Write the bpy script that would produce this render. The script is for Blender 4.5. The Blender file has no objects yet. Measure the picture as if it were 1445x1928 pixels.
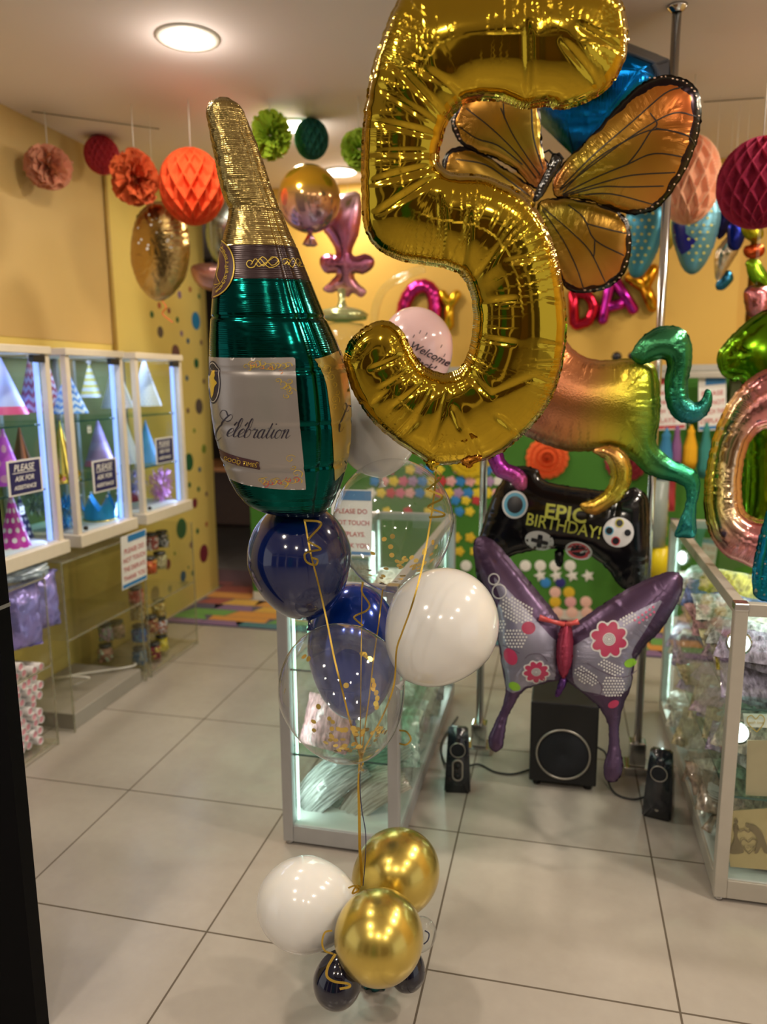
import bpy, bmesh, math, random
import numpy as np
from mathutils import Vector, Matrix
from mathutils.geometry import delaunay_2d_cdt

# ------------------------------------------------------------------ camera, world, light, exposure
SC = bpy.context.scene
COL = SC.collection
W_, H_ = 1445.0, 1928.0
FPX = 1425.0
CAMZ = 1.457
PITCH = math.atan(247/1425)
YAW = math.radians(13.2)
ROLL = math.atan(58/8336.)
def ray(px, py):
    u = (px-722.5)/FPX; v = -(py-964.)/FPX
    c, s = math.cos(ROLL), math.sin(ROLL)
    u, v = c*u+s*v, -s*u+c*v
    Y = math.cos(PITCH)+v*math.sin(PITCH); Z = -math.sin(PITCH)+v*math.cos(PITCH)
    return Vector((math.cos(YAW)*u-math.sin(YAW)*Y, math.sin(YAW)*u+math.cos(YAW)*Y, Z))
CAM = Vector((0, 0, CAMZ))
def at(px, py, Y): r = ray(px, py); return CAM+r*(Y/r.y)
def atY(px, py, Y): return at(px, py, Y)
def atX(px, py, X): r = ray(px, py); return CAM+r*(X/r.x)
def atZ(px, py, Z): r = ray(px, py); return CAM+r*((Z-CAMZ)/r.z)
FWD = ray(722.5, 964.).normalized()
def pxm(p): return (Vector(p)-CAM).dot(FWD)/FPX      # metres per pixel at p
cd = bpy.data.cameras.new('camera'); cam = bpy.data.objects.new('camera', cd); COL.objects.link(cam)
cd.sensor_fit = 'VERTICAL'; cd.sensor_height = 36.0; cd.sensor_width = 27.0
cd.lens = 36.0*FPX/H_
cd.clip_start = 0.02
cd.dof.use_dof = True; cd.dof.focus_distance = 1.62; cd.dof.aperture_fstop = 2.3
_r = (ray(723.5, 964)-ray(722.5, 964)).normalized(); _u = _r.cross(FWD).normalized()
cam.matrix_world = Matrix(((_r.x, _u.x, -FWD.x, 0), (_r.y, _u.y, -FWD.y, 0), (_r.z, _u.z, -FWD.z, CAMZ), (0, 0, 0, 1)))
SC.camera = cam
wd = bpy.data.worlds.new('world'); SC.world = wd; wd.use_nodes = True
wd.node_tree.nodes['Background'].inputs[0].default_value = (0.75, 0.72, 0.70, 1)
wd.node_tree.nodes['Background'].inputs[1].default_value = 1.0
SC.view_settings.view_transform = 'Standard'; SC.view_settings.look = 'None'
SC.view_settings.gamma = 1; SC.view_settings.use_curve_mapping = False
SC.view_settings.exposure = 0.0
SC.cycles.max_bounces = 10; SC.cycles.transparent_max_bounces = 24; SC.cycles.glossy_bounces = 5
SC.cycles.diffuse_bounces = 3; SC.cycles.transmission_bounces = 6
SC.cycles.caustics_reflective = False; SC.cycles.caustics_refractive = False
SC.cycles.sample_clamp_indirect = 4.0
CEIL = 2.63
WARM = (1.0, 0.87, 0.71)
COOL = (0.45, 0.60, 1.0)
MINT = (0.80, 1.0, 0.92)
P_DOWN = 10.5      # each downlight
P_HALL = 12.0      # each downlight in the passage behind the viewer
P_CAB = 1.1       # strip in each wall cabinet
P_CNT = 1.5      # strips in the counters
DOWN = [(-1.30, 2.63), (-1.25, 3.59), (-1.27, 4.40), (-1.3, 1.68), (1.3, 1.68), (1.35, 2.63), (1.35, 3.59)]
HALL = [(-1.2, 0.3), (1.2, 0.3), (-1.2, -0.9), (0.0, -0.9), (1.2, -0.9)]
rnd = random.Random(7)

# ------------------------------------------------------------------ tagging
def tag(o, label=None, cat=None, group=None, kind=None):
    if label: o['label'] = label
    if cat: o['category'] = cat
    if group: o['group'] = group
    if kind: o['kind'] = kind
    return o
def thing(name, label, cat, loc, group=None, kind=None):
    o = bpy.data.objects.new(name, None); COL.objects.link(o); o.location = loc
    o.empty_display_size = .05
    return tag(o, label, cat, group, kind)
def worldloc(o):
    v = Vector((0, 0, 0))
    while o: v += o.location; o = o.parent
    return v

# ------------------------------------------------------------------ materials
MATS = {}
def newmat(name):
    m = bpy.data.materials.new(name); m.use_nodes = True
    nt = m.node_tree; b = nt.nodes['Principled BSDF']
    return m, nt, b
def N(nt, t, **kw):
    n = nt.nodes.new(t)
    for k, v in kw.items(): setattr(n, k, v)
    return n
def math_(nt, op, a, b=None, clamp=False):
    n = nt.nodes.new('ShaderNodeMath'); n.operation = op; n.use_clamp = clamp
    for i, x in enumerate((a, b)):
        if x is None: continue
        if isinstance(x, (int, float)): n.inputs[i].default_value = x
        else: nt.links.new(x, n.inputs[i])
    return n.outputs[0]
def mixc(nt, f, a, b):
    n = nt.nodes.new('ShaderNodeMix'); n.data_type = 'RGBA'
    for s, x in ((n.inputs['Factor'], f), (n.inputs[6], a), (n.inputs[7], b)):
        if isinstance(x, (int, float)): s.default_value = x
        elif isinstance(x, (tuple, list)): s.default_value = (*x[:3], 1)
        else: nt.links.new(x, s)
    return n.outputs[2]
def noise(nt, scale, detail=3, vec=None, rough=.5):
    n = nt.nodes.new('ShaderNodeTexNoise'); n.inputs['Scale'].default_value = scale
    n.inputs['Detail'].default_value = detail; n.inputs['Roughness'].default_value = rough
    if vec is None:
        c = nt.nodes.new('ShaderNodeTexCoord'); vec = c.outputs['Object']
    nt.links.new(vec, n.inputs['Vector']); return n.outputs[0]
def bump(nt, b, h, strength=.3, dist=.01):
    n = nt.nodes.new('ShaderNodeBump'); n.inputs['Strength'].default_value = strength
    n.inputs['Distance'].default_value = dist; nt.links.new(h, n.inputs['Height'])
    nt.links.new(n.outputs[0], b.inputs['Normal'])
def plain(name, col, rough=.5, metal=0, var=.06, vscale=30, spec=.5, coat=0, bumps=0, sheen=0, trans=0):
    key = (name,)
    if key in MATS: return MATS[key]
    m, nt, b = newmat(name)
    f = noise(nt, vscale)
    c = mixc(nt, f, tuple(x*(1-var) for x in col), tuple(min(1, x*(1+var)) for x in col))
    nt.links.new(c, b.inputs['Base Color'])
    b.inputs['Roughness'].default_value = rough; b.inputs['Metallic'].default_value = metal
    b.inputs['Specular IOR Level'].default_value = spec; b.inputs['Coat Weight'].default_value = coat
    b.inputs['Coat Roughness'].default_value = .08
    if sheen: b.inputs['Sheen Weight'].default_value = sheen
    if bumps: bump(nt, b, noise(nt, vscale*2), bumps, .004)
    MATS[key] = m; return m
def emit(name, col, s):
    m, nt, b = newmat(name)
    b.inputs['Base Color'].default_value = (*col, 1)
    b.inputs['Emission Color'].default_value = (*col, 1); b.inputs['Emission Strength'].default_value = s
    return m
def glass(name, tint=(.97, 1, .985), refl=1.0, haze=0.0, hazecol=(1, 1, 1), rough=.02):
    m = bpy.data.materials.new(name); m.use_nodes = True; nt = m.node_tree
    nt.nodes.clear()
    out = N(nt, 'ShaderNodeOutputMaterial'); t = N(nt, 'ShaderNodeBsdfTransparent'); g = N(nt, 'ShaderNodeBsdfGlossy')
    t.inputs[0].default_value = (*tint, 1); g.inputs['Roughness'].default_value = rough
    lw = N(nt, 'ShaderNodeLayerWeight'); lw.inputs[0].default_value = .5
    f = math_(nt, 'MULTIPLY', math_(nt, 'ADD', .025, math_(nt, 'MULTIPLY', math_(nt, 'POWER', lw.outputs['Facing'], 5), .8)), refl, True)
    mx = N(nt, 'ShaderNodeMixShader'); nt.links.new(f, mx.inputs[0]); nt.links.new(t.outputs[0], mx.inputs[1]); nt.links.new(g.outputs[0], mx.inputs[2])
    last = mx
    if haze:
        d = N(nt, 'ShaderNodeBsdfTranslucent'); d.inputs[0].default_value = (*hazecol, 1)
        d2 = N(nt, 'ShaderNodeBsdfDiffuse'); d2.inputs[0].default_value = (*hazecol, 1)
        md = N(nt, 'ShaderNodeMixShader'); md.inputs[0].default_value = .5
        nt.links.new(d.outputs[0], md.inputs[1]); nt.links.new(d2.outputs[0], md.inputs[2])
        m2 = N(nt, 'ShaderNodeMixShader')
        nz = noise(nt, 9, 3)
        nt.links.new(math_(nt, 'MULTIPLY', nz, haze*2, True), m2.inputs[0])
        nt.links.new(mx.outputs[0], m2.inputs[1]); nt.links.new(md.outputs[0], m2.inputs[2]); last = m2
    nt.links.new(last.outputs[0], out.inputs[0])
    return m
def foilmat(name, col=None, rough=.13, ridges=.5, attr=False, border=None, crumple=0, metal=1.0, uvscale=1.0, glitter=0, irid=0, film=0):
    """Metallised film. UV = (length along the seam, distance from the seam) in metres."""
    m, nt, b = newmat(name)
    b.inputs['Metallic'].default_value = metal; b.inputs['Roughness'].default_value = rough
    if film and 'Thin Film Thickness' in b.inputs: b.inputs['Thin Film Thickness'].default_value = film; b.inputs['Thin Film IOR'].default_value = 1.6
    uv = N(nt, 'ShaderNodeUVMap'); uv.uv_map = 'UVMap'
    sep = N(nt, 'ShaderNodeSeparateXYZ'); nt.links.new(uv.outputs[0], sep.inputs[0])
    if attr:
        a = N(nt, 'ShaderNodeAttribute'); a.attribute_name = 'Col'; base = a.outputs['Color']
    else:
        rgb = N(nt, 'ShaderNodeRGB'); rgb.outputs[0].default_value = (*col, 1); base = rgb.outputs[0]
    if irid:
        w = noise(nt, 9, 1); hs = N(nt, 'ShaderNodeHueSaturation'); nt.links.new(base, hs.inputs['Color'])
        nt.links.new(math_(nt, 'ADD', math_(nt, 'MULTIPLY', w, irid), .5-irid/2), hs.inputs['Hue']); base = hs.outputs[0]
    if border:
        a = N(nt, 'ShaderNodeAttribute'); a.attribute_name = 'bw'
        wob = math_(nt, 'MULTIPLY', math_(nt, 'SINE', math_(nt, 'MULTIPLY', sep.outputs[0], 90)), .0025)
        k = math_(nt, 'LESS_THAN', math_(nt, 'ADD', sep.outputs[1], wob), a.outputs['Fac'])
        base = mixc(nt, k, base, border)
    nt.links.new(base, b.inputs['Base Color'])
    comb = N(nt, 'ShaderNodeCombineXYZ')
    nt.links.new(math_(nt, 'MULTIPLY', sep.outputs[0], 210*uvscale), comb.inputs[0])
    nt.links.new(math_(nt, 'MULTIPLY', sep.outputs[1], 9*uvscale), comb.inputs[1])
    fine = noise(nt, 1.0, 1, comb.outputs[0])
    wv = math_(nt, 'SINE', math_(nt, 'ADD', math_(nt, 'MULTIPLY', sep.outputs[0], 1500), math_(nt, 'MULTIPLY', noise(nt, 14, 2), 9)))
    fine = math_(nt, 'ADD', math_(nt, 'MULTIPLY', wv, .16), fine)
    mask = math_(nt, 'MULTIPLY', math_(nt, 'SUBTRACT', noise(nt, 7, 1), .42), 5, True)
    fall = math_(nt, 'SUBTRACT', 1.15, math_(nt, 'MULTIPLY', sep.outputs[1], 11/uvscale**.3), True)
    h = math_(nt, 'MULTIPLY', math_(nt, 'MULTIPLY', fine, mask), math_(nt, 'MULTIPLY', fall, ridges))
    if crumple:
        v = N(nt, 'ShaderNodeTexVoronoi'); v.feature = 'DISTANCE_TO_EDGE'; v.inputs['Scale'].default_value = 26
        c = N(nt, 'ShaderNodeTexCoord'); nt.links.new(c.outputs['Object'], v.inputs['Vector'])
        h = math_(nt, 'ADD', h, math_(nt, 'MULTIPLY', v.outputs['Distance'], crumple))
    if glitter:
        v = N(nt, 'ShaderNodeTexVoronoi'); v.inputs['Scale'].default_value = 260
        c = N(nt, 'ShaderNodeTexCoord'); nt.links.new(c.outputs['Object'], v.inputs['Vector'])
        h = math_(nt, 'ADD', h, math_(nt, 'MULTIPLY', v.outputs['Distance'], glitter))
    bump(nt, b, h, .55, .004)
    return m
def latex(name, col, rough=.12, sss=0, trans=0, metal=0):
    m, nt, b = newmat(name)
    f = noise(nt, 14, 2)
    nt.links.new(mixc(nt, f, tuple(x*.94 for x in col), col), b.inputs['Base Color'])
    b.inputs['Roughness'].default_value = rough; b.inputs['Metallic'].default_value = metal
    b.inputs['Coat Weight'].default_value = .6 if not metal else .35; b.inputs['Coat Roughness'].default_value = .04
    if sss:
        b.inputs['Subsurface Weight'].default_value = sss; b.inputs['Subsurface Radius'].default_value = (.08, .07, .06)
        b.inputs['Subsurface Scale'].default_value = .4
    if trans: b.inputs['Transmission Weight'].default_value = trans
    return m
def uvpat(name, kind, c0, c1, sx=10, sy=6, rough=.4, c2=None, metal=0, band=None):
    """Printed paper: dots, stripes or zigzags laid out on UV."""
    m, nt, b = newmat(name); b.inputs['Roughness'].default_value = rough; b.inputs['Metallic'].default_value = metal
    uv = N(nt, 'ShaderNodeUVMap'); uv.uv_map = 'UVMap'; sp = N(nt, 'ShaderNodeSeparateXYZ'); nt.links.new(uv.outputs[0], sp.inputs[0])
    u = math_(nt, 'MULTIPLY', sp.outputs[0], sx); v = math_(nt, 'MULTIPLY', sp.outputs[1], sy)
    if kind == 'stripe': k = math_(nt, 'LESS_THAN', math_(nt, 'FRACT', v), .5)
    elif kind == 'zig':
        tri = math_(nt, 'ABSOLUTE', math_(nt, 'SUBTRACT', math_(nt, 'FRACT', u), .5))
        k = math_(nt, 'LESS_THAN', math_(nt, 'FRACT', math_(nt, 'ADD', v, tri)), .5)
    else:
        row = math_(nt, 'FLOOR', v); off = math_(nt, 'MULTIPLY', row, .5)
        fx = math_(nt, 'SUBTRACT', math_(nt, 'FRACT', math_(nt, 'ADD', u, off)), .5)
        fy = math_(nt, 'SUBTRACT', math_(nt, 'FRACT', v), .5)
        k = math_(nt, 'LESS_THAN', math_(nt, 'ADD', math_(nt, 'MULTIPLY', fx, fx), math_(nt, 'MULTIPLY', fy, fy)), .07)
    c = mixc(nt, k, c0, c1)
    if band is not None: c = mixc(nt, math_(nt, 'LESS_THAN', sp.outputs[1], band), c, c2)
    nt.links.new(c, b.inputs['Base Color']); return m

# ------------------------------------------------------------------ mesh builder
def mesh_obj(name, V, F, mats, parent=None, fm=None, uv=None, smooth=True, origin=None, attrs=None):
    V = [Vector(v) for v in V]
    if parent is not None: o0 = worldloc(parent)
    elif origin is not None: o0 = Vector(origin)
    else:
        lo = [min(v[i] for v in V) for i in range(3)]; hi = [max(v[i] for v in V) for i in range(3)]
        o0 = Vector(((lo[0]+hi[0])/2, (lo[1]+hi[1])/2, lo[2]))
    me = bpy.data.meshes.new(name); me.from_pydata([v-o0 for v in V], [], F)
    if not isinstance(mats, (list, tuple)): mats = [mats]
    for m in mats: me.materials.append(m)
    if fm: me.polygons.foreach_set('material_index', fm)
    if isinstance(smooth, (list, tuple)): me.polygons.foreach_set('use_smooth', smooth)
    else: me.polygons.foreach_set('use_smooth', [smooth]*len(me.polygons))
    if uv is not None:          # per vertex
        lay = me.uv_layers.new(name='UVMap'); idx = np.empty(len(me.loops), dtype=int); me.loops.foreach_get('vertex_index', idx)
        lay.data.foreach_set('uv', np.asarray(uv, dtype=float)[idx].ravel())
    if attrs:
        for k, a in attrs.items():
            a = np.asarray(a, dtype=float)
            if a.ndim == 2:
                ca = me.color_attributes.new(name=k, type='FLOAT_COLOR', domain='POINT')
                ca.data.foreach_set('color', np.hstack([a, np.ones((len(a), 1))]).ravel())
            else:
                fa = me.attributes.new(name=k, type='FLOAT', domain='POINT'); fa.data.foreach_set('value', a)
    me.update()
    o = bpy.data.objects.new(name, me); COL.objects.link(o)
    if parent is not None: o.parent = parent
    else: o.location = o0
    return o
def frame_of(d):
    d = Vector(d).normalized(); a = Vector((0, 0, 1)) if abs(d.z) < .9 else Vector((1, 0, 0))
    x = a.cross(d).normalized(); return x, d.cross(x)
class MB:
    def __init__(s): s.V, s.F, s.fm, s.sm, s.uv, s.m = [], [], [], [], [], 0
    def add(s, V, F, smooth=True, uv=None):
        b = len(s.V); s.V += [Vector(v) for v in V]; s.F += [[i+b for i in f] for f in F]
        s.fm += [s.m]*len(F); s.sm += [smooth]*len(F)
        s.uv += list(uv) if uv is not None else [(0, 0)]*len(V); return s
    def box(s, lo, hi, bev=0.0):
        (a, b, c), (d, e, f) = lo, hi
        if bev <= 0:
            V = [(a, b, c), (d, b, c), (d, e, c), (a, e, c), (a, b, f), (d, b, f), (d, e, f), (a, e, f)]
            return s.add(V, [(0, 3, 2, 1), (4, 5, 6, 7), (0, 1, 5, 4), (1, 2, 6, 5), (2, 3, 7, 6), (3, 0, 4, 7)], False)
        bm = bmesh.new(); bmesh.ops.create_cube(bm, size=1)
        for v in bm.verts: v.co = Vector(((a+d)/2+v.co.x*(d-a), (b+e)/2+v.co.y*(e-b), (c+f)/2+v.co.z*(f-c)))
        bmesh.ops.bevel(bm, geom=bm.edges[:], offset=bev, segments=2, affect='EDGES', profile=.5)
        bm.verts.index_update(); s.add([v.co.copy() for v in bm.verts], [[v.index for v in fc.verts] for fc in bm.faces], False); bm.free(); return s
    def tube(s, pts, r, n=10, caps=True, closed=False):
        pts = [Vector(p) for p in pts]; k = len(pts); rr = r if isinstance(r, (list, tuple)) else [r]*k
        V = []; x = None
        for i, p in enumerate(pts):
            if closed: d = pts[(i+1) % k]-pts[i-1]
            else: d = pts[min(i+1, k-1)]-pts[max(i-1, 0)]
            d = d.normalized() if d.length > 1e-9 else Vector((0, 0, 1))
            if x is None: x, y = frame_of(d)
            else: x = (x-d*x.dot(d)).normalized(); y = d.cross(x)
            for j in range(n):
                t = 2*math.pi*j/n; V.append(p+x*(rr[i]*math.cos(t))+y*(rr[i]*math.sin(t)))
        F = []
        for i in range(k if closed else k-1):
            a, b = i*n, ((i+1) % k)*n
            for j in range(n): F.append((a+j, a+(j+1) % n, b+(j+1) % n, b+j))
        if caps and not closed: F += [tuple(range(n))[::-1], tuple(range((k-1)*n, k*n))]
        return s.add(V, F, True)
    def cyl(s, p0, p1, r, n=24, r1=None): 
        s.tube([p0, p1], [r, r if r1 is None else r1], n)
        return s
    def lathe(s, prof, c=(0, 0, 0), axis=(0, 0, 1), n=48, smooth=True, disp=None):
        """prof: (radius, height) along axis."""
        ax = Vector(axis).normalized(); x, y = frame_of(ax); c = Vector(c); V, U = [], []
        for i, (r, h) in enumerate(prof):
            for j in range(n):
                t = 2*math.pi*j/n; q = 1 if disp is None else disp(i/(len(prof)-1), t)
                V.append(c+ax*h+(x*math.cos(t)+y*math.sin(t))*r*q); U.append((j/n, i/(len(prof)-1)))
        F = [(i*n+j, i*n+(j+1) % n, (i+1)*n+(j+1) % n, (i+1)*n+j) for i in range(len(prof)-1) for j in range(n)]
        return s.add(V, F, smooth, U)
    def disc(s, c, nrm, r, n=20, th=0.0):
        c = Vector(c); x, y = frame_of(nrm); nn = Vector(nrm).normalized()
        V = [c+nn*th+(x*math.cos(2*math.pi*j/n)+y*math.sin(2*math.pi*j/n))*r for j in range(n)]
        if th == 0: return s.add(V, [tuple(range(n))], False)
        V += [c+(x*math.cos(2*math.pi*j/n)+y*math.sin(2*math.pi*j/n))*r for j in range(n)]
        return s.add(V, [tuple(range(n))]+[tuple(range(2*n-1, n-1, -1))]+[(j, n+j, n+(j+1) % n, (j+1) % n) for j in range(n)], False)
    def strip(s, A, B, smooth=True):
        n = len(A); return s.add(list(A)+list(B), [(i, i+1, n+i+1, n+i) for i in range(n-1)], smooth)
    def ribbon(s, pts, w, up=None, th=.0003):
        pts = [Vector(p) for p in pts]; A, B = [], []
        for i, p in enumerate(pts):
            d = (pts[min(i+1, len(pts)-1)]-pts[max(i-1, 0)]).normalized()
            u = Vector(up[i]) if isinstance(up, list) else Vector(up or (0, -1, 0))
            a = d.cross(u); a = a.normalized() if a.length > 1e-6 else frame_of(d)[0]
            A.append(p+a*w/2); B.append(p-a*w/2)
        return s.strip(A, B)
    def quad(s, a, b, c, d): return s.add([a, b, c, d], [(0, 1, 2, 3)], False, [(0, 0), (1, 0), (1, 1), (0, 1)])
    def build(s, name, mats, parent=None, origin=None, **kw):
        return mesh_obj(name, s.V, s.F, mats, parent, s.fm, s.uv, s.sm, origin, **kw)
def catmull(pts, n=6, closed=False):
    P = [np.array(p, float) for p in pts]; out = []; k = len(P)
    for i in range(k if closed else k-1):
        p1, p2 = P[i], P[(i+1) % k]
        p0 = P[i-1] if (closed or i > 0) else p1*2-p2
        p3 = P[(i+2) % k] if (closed or i+2 < k) else p2*2-p1
        for j in range(n):
            t = j/n
            out.append(.5*((2*p1)+(-p0+p2)*t+(2*p0-5*p1+4*p2-p3)*t*t+(-p0+3*p1-3*p2+p3)*t**3))
    if not closed: out.append(P[-1])
    return out
def resample(P, ds, closed=True):
    P = np.array(P); Q = np.vstack([P, P[:1]]) if closed else P
    L = np.r_[0, np.cumsum(np.linalg.norm(np.diff(Q, axis=0), axis=1))]
    n = max(6, int(L[-1]/ds)); t = np.linspace(0, L[-1], n, endpoint=not closed)
    return np.stack([np.interp(t, L, Q[:, i]) for i in range(Q.shape[1])], 1), L[-1]
def inside(P, loops):
    r = np.zeros(len(P), bool); x, y = P[:, 0], P[:, 1]
    for L in loops:
        a = L; b = np.roll(L, -1, 0)
        for (x0, y0), (x1, y1) in zip(a, b):
            if y0 == y1: continue
            c = ((y0 > y) != (y1 > y)) & (x < (x1-x0)*(y-y0)/(y1-y0)+x0); r ^= c
    return r
def dist_loops(P, loops):
    """distance to the boundary, arc length there and the nearest point."""
    D = np.full(len(P), 1e9); S = np.zeros(len(P)); Q = np.zeros((len(P), 2)); base = 0
    for L in loops:
        a = L; b = np.roll(L, -1, 0); e = b-a; l = np.linalg.norm(e, axis=1); cs = np.r_[0, np.cumsum(l)][:-1]
        for c0 in range(0, len(P), 2000):
            p = P[c0:c0+2000]; w = p[:, None]-a[None]
            t = np.clip((w*e[None]).sum(2)/np.maximum(l*l, 1e-14)[None], 0, 1)
            q = a[None]+t[..., None]*e[None]; d = np.linalg.norm(p[:, None]-q, axis=2); k = d.argmin(1); r = np.arange(len(p))
            dd = d[r, k]; m = dd < D[c0:c0+2000]; ii = np.arange(c0, c0+len(p))[m]
            D[ii] = dd[m]; S[ii] = (cs[k]+t[r, k]*l[k])[m]+base; Q[ii] = q[r, k][m]
        base += l.sum()+.3
    return D, S, Q
class Foil:
    """A balloon of two film sheets sealed along an outline and inflated."""
    def __init__(s, loops_px, Y, thick=.8, yaw=0, pitch=0, res=.006, seam=.005, crease=0, clen=.05, ca=.35, cs=.028, off=0., px=True, seed=1, sharp=False, wob=.0008, power=.5, center=None, folds=None):
        s.folds = folds
        allp = [p for L in loops_px for p in L]
        cx = sum(p[0] for p in allp)/len(allp); cy = sum(p[1] for p in allp)/len(allp)
        if center: cx, cy = center
        s.O = at(cx, cy, Y); n = (CAM-s.O).normalized()
        n = Matrix.Rotation(math.radians(yaw), 3, 'Z') @ n
        s.U = Vector((0, 0, 1)).cross(n).normalized(); n = Matrix.Rotation(math.radians(pitch), 3, s.U) @ n
        s.n = n; s.Vv = n.cross(s.U); s.O = s.O+n*off; s.res = res; s.thick = thick; s.power = power
        R = np.random.RandomState(seed)
        s.loops = []
        for L in loops_px:
            q = np.array([s.px2uv(*p) for p in (L if sharp else catmull(L, 8, True))])
            q, tot = resample(q, res)
            w = R.randn(len(q), 2)*wob; q = q+w
            s.loops.append(q)
        A = np.vstack(s.loops); lo, hi = A.min(0)-res*2, A.max(0)+res*2
        h = max(res*.8, (hi-lo).max()/170); s.h = h; s.lo = lo
        nx, ny = (int((hi[0]-lo[0])/h)+2, int((hi[1]-lo[1])/h)+2)
        gx, gy = np.meshgrid(lo[0]+np.arange(nx)*h, lo[1]+np.arange(ny)*h, indexing='ij')
        G = np.stack([gx.ravel(), gy.ravel()], 1); s.shape = (nx, ny)
        ins = inside(G, s.loops).reshape(nx, ny)
        if seam > 0:
            idx = np.where(ins.ravel())[0]; d, _, _ = dist_loops(G[idx], s.loops); ii = ins.ravel().copy(); ii[idx[d < seam]] = False; ins = ii.reshape(nx, ny)
        ins[0] = ins[-1] = False; ins[:, 0] = ins[:, -1] = False
        u = np.zeros((nx, ny)); om = 2/(1+math.sin(math.pi/(.35*max(nx, ny))))
        ii, jj = np.meshgrid(np.arange(nx), np.arange(ny), indexing='ij')
        mm = [(ins & ((ii+jj) % 2 == c)) for c in (0, 1)]
        for it in range(260):
            for c in (0, 1):
                nb = np.zeros_like(u); nb[1:-1, 1:-1] = (u[2:, 1:-1]+u[:-2, 1:-1]+u[1:-1, 2:]+u[1:-1, :-2]+h*h)*.25
                u[mm[c]] += om*(nb[mm[c]]-u[mm[c]])
        s.u = u; s.seam = seam
        s.foldseg = [(np.array(s.px2uv(*f[0])), np.array(s.px2uv(*f[1])), f[2], f[3]) for f in folds] if folds else None
        tot = sum(np.linalg.norm(np.roll(L, -1, 0)-L, axis=1).sum() for L in s.loops)
        s.cr = []
        if crease:
            t = 0
            while t < tot+.5:
                s.cr.append((t, ca*(.3+.9*R.rand()), clen*(.25+1.3*R.rand()**2), .0022+.003*R.rand())); t += cs*(.35+1.3*R.rand())
    def px2uv(s, px, py):
        r = ray(px, py); t = (s.O-CAM).dot(s.n)/r.dot(s.n); p = CAM+r*t-s.O
        return (p.dot(s.U), p.dot(s.Vv))
    def samp(s, P):
        g = (P-s.lo)/s.h; i = np.clip(g.astype(int), 0, np.array(s.shape)-2); f = np.clip(g-i, 0, 1); u = s.u
        a, b = i[:, 0], i[:, 1]
        return (u[a, b]*(1-f[:, 0])*(1-f[:, 1])+u[a+1, b]*f[:, 0]*(1-f[:, 1])+u[a, b+1]*(1-f[:, 0])*f[:, 1]+u[a+1, b+1]*f[:, 0]*f[:, 1])
    def height(s, P):
        d, S, Q = dist_loops(P, s.loops); de = np.maximum(d-s.seam, 0); k = 2.6*s.h
        dirn = (P-Q)/np.maximum(d, 1e-9)[:, None]
        near = de < k
        u = s.samp(P); un = s.samp(Q+dirn*(k+s.seam))
        u = np.where(near, de/k*un, u)
        um = np.percentile(s.u[s.u > 0], 85); z = s.thick*math.sqrt(2*um)*np.power(np.maximum(u, 0)/um, s.power)
        if s.cr:
            m = np.ones(len(P))
            for t, a, l, w in s.cr:
                m -= a*np.exp(-((S-t)/w)**2)*np.exp(-d/l)*.8
            z = z*np.maximum(m, .25)
        if s.foldseg is not None:
            for a, b_, dep, w in s.foldseg:
                e = b_-a; t = np.clip(((P-a)@e)/(e@e), 0, 1); dd = np.linalg.norm(P-(a+t[:, None]*e), axis=1); f = np.minimum(1, 4*np.minimum(t, 1-t)+.35)
                sg = (P-a)@np.array([-e[1], e[0]])/np.linalg.norm(e); z = z*(1-dep*f*np.exp(-(dd/w)**2)+dep*.35*f*np.exp(-((sg-2.6*w)/(2.2*w))**2)*np.exp(-(dd/(5*w))**2))
        return z, d, S
    def mesh(s, name, mat, parent, colorfn=None, bwfn=None, back=True, color_scale=1):
        pts = [tuple(p) for L in s.loops for p in L]; edges = []; b = 0
        for L in s.loops:
            n = len(L); edges += [(b+i, b+(i+1) % n) for i in range(n)]; b += n
        nb = b; r = s.res; ring = []
        for L in s.loops:
            t = np.roll(L, -1, 0)-np.roll(L, 1, 0); t /= np.maximum(np.linalg.norm(t, axis=1), 1e-9)[:, None]; nr = np.stack([-t[:, 1], t[:, 0]], 1)
            for o in (s.seam+.0002, s.seam+r*.35, s.seam+r):
                for sg in (1, -1): ring.append(L+nr*o*sg)
        ring = np.vstack(ring); lo, hi = np.vstack(s.loops).min(0), np.vstack(s.loops).max(0)
        ok = inside(ring, s.loops); ring = ring[ok]; d, _, _ = dist_loops(ring, s.loops)
        tgt = np.array([s.seam+.0002, s.seam+r*.35, s.seam+r]); ring = ring[np.abs(d[:, None]-tgt).min(1) < r*.12]
        gx, gy = [], []
        ys = np.arange(lo[1], hi[1], r*.87)
        G = np.array([(x+(.5*r if j % 2 else 0), y) for j, y in enumerate(ys) for x in np.arange(lo[0], hi[0], r)])
        G = G[inside(G, s.loops)]; d, _, _ = dist_loops(G, s.loops); G = G[d > s.seam+1.6*r]
        allp = [Vector(p) for p in pts]+[Vector(p) for p in ring]+[Vector(p) for p in G]
        v2, e2, f2, ov, oe, of = delaunay_2d_cdt(allp, edges, [], 0, 1e-6)
        P = np.array([(v.x, v.y) for v in v2]); F = np.array([f for f in f2 if len(f) == 3])
        C = P[F].mean(1); F = F[inside(C, s.loops)]
        z, d, S = s.height(P); z[d < 1e-5] = 0
        O, U, Vv, n = (np.array(x) for x in (s.O, s.U, s.Vv, s.n))
        front = O+P[:, :1]*U+P[:, 1:2]*Vv+z[:, None]*n
        onb = d < 1e-5
        V = list(front); uv = np.stack([S, d], 1); FF = [tuple(f) for f in F]
        a, b_, c = P[F[:, 0]], P[F[:, 1]], P[F[:, 2]]
        ar = np.cross(b_-a, c-a); F = np.where((ar < 0)[:, None], F[:, ::-1], F); FF = [tuple(int(i) for i in f) for f in F]
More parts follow.
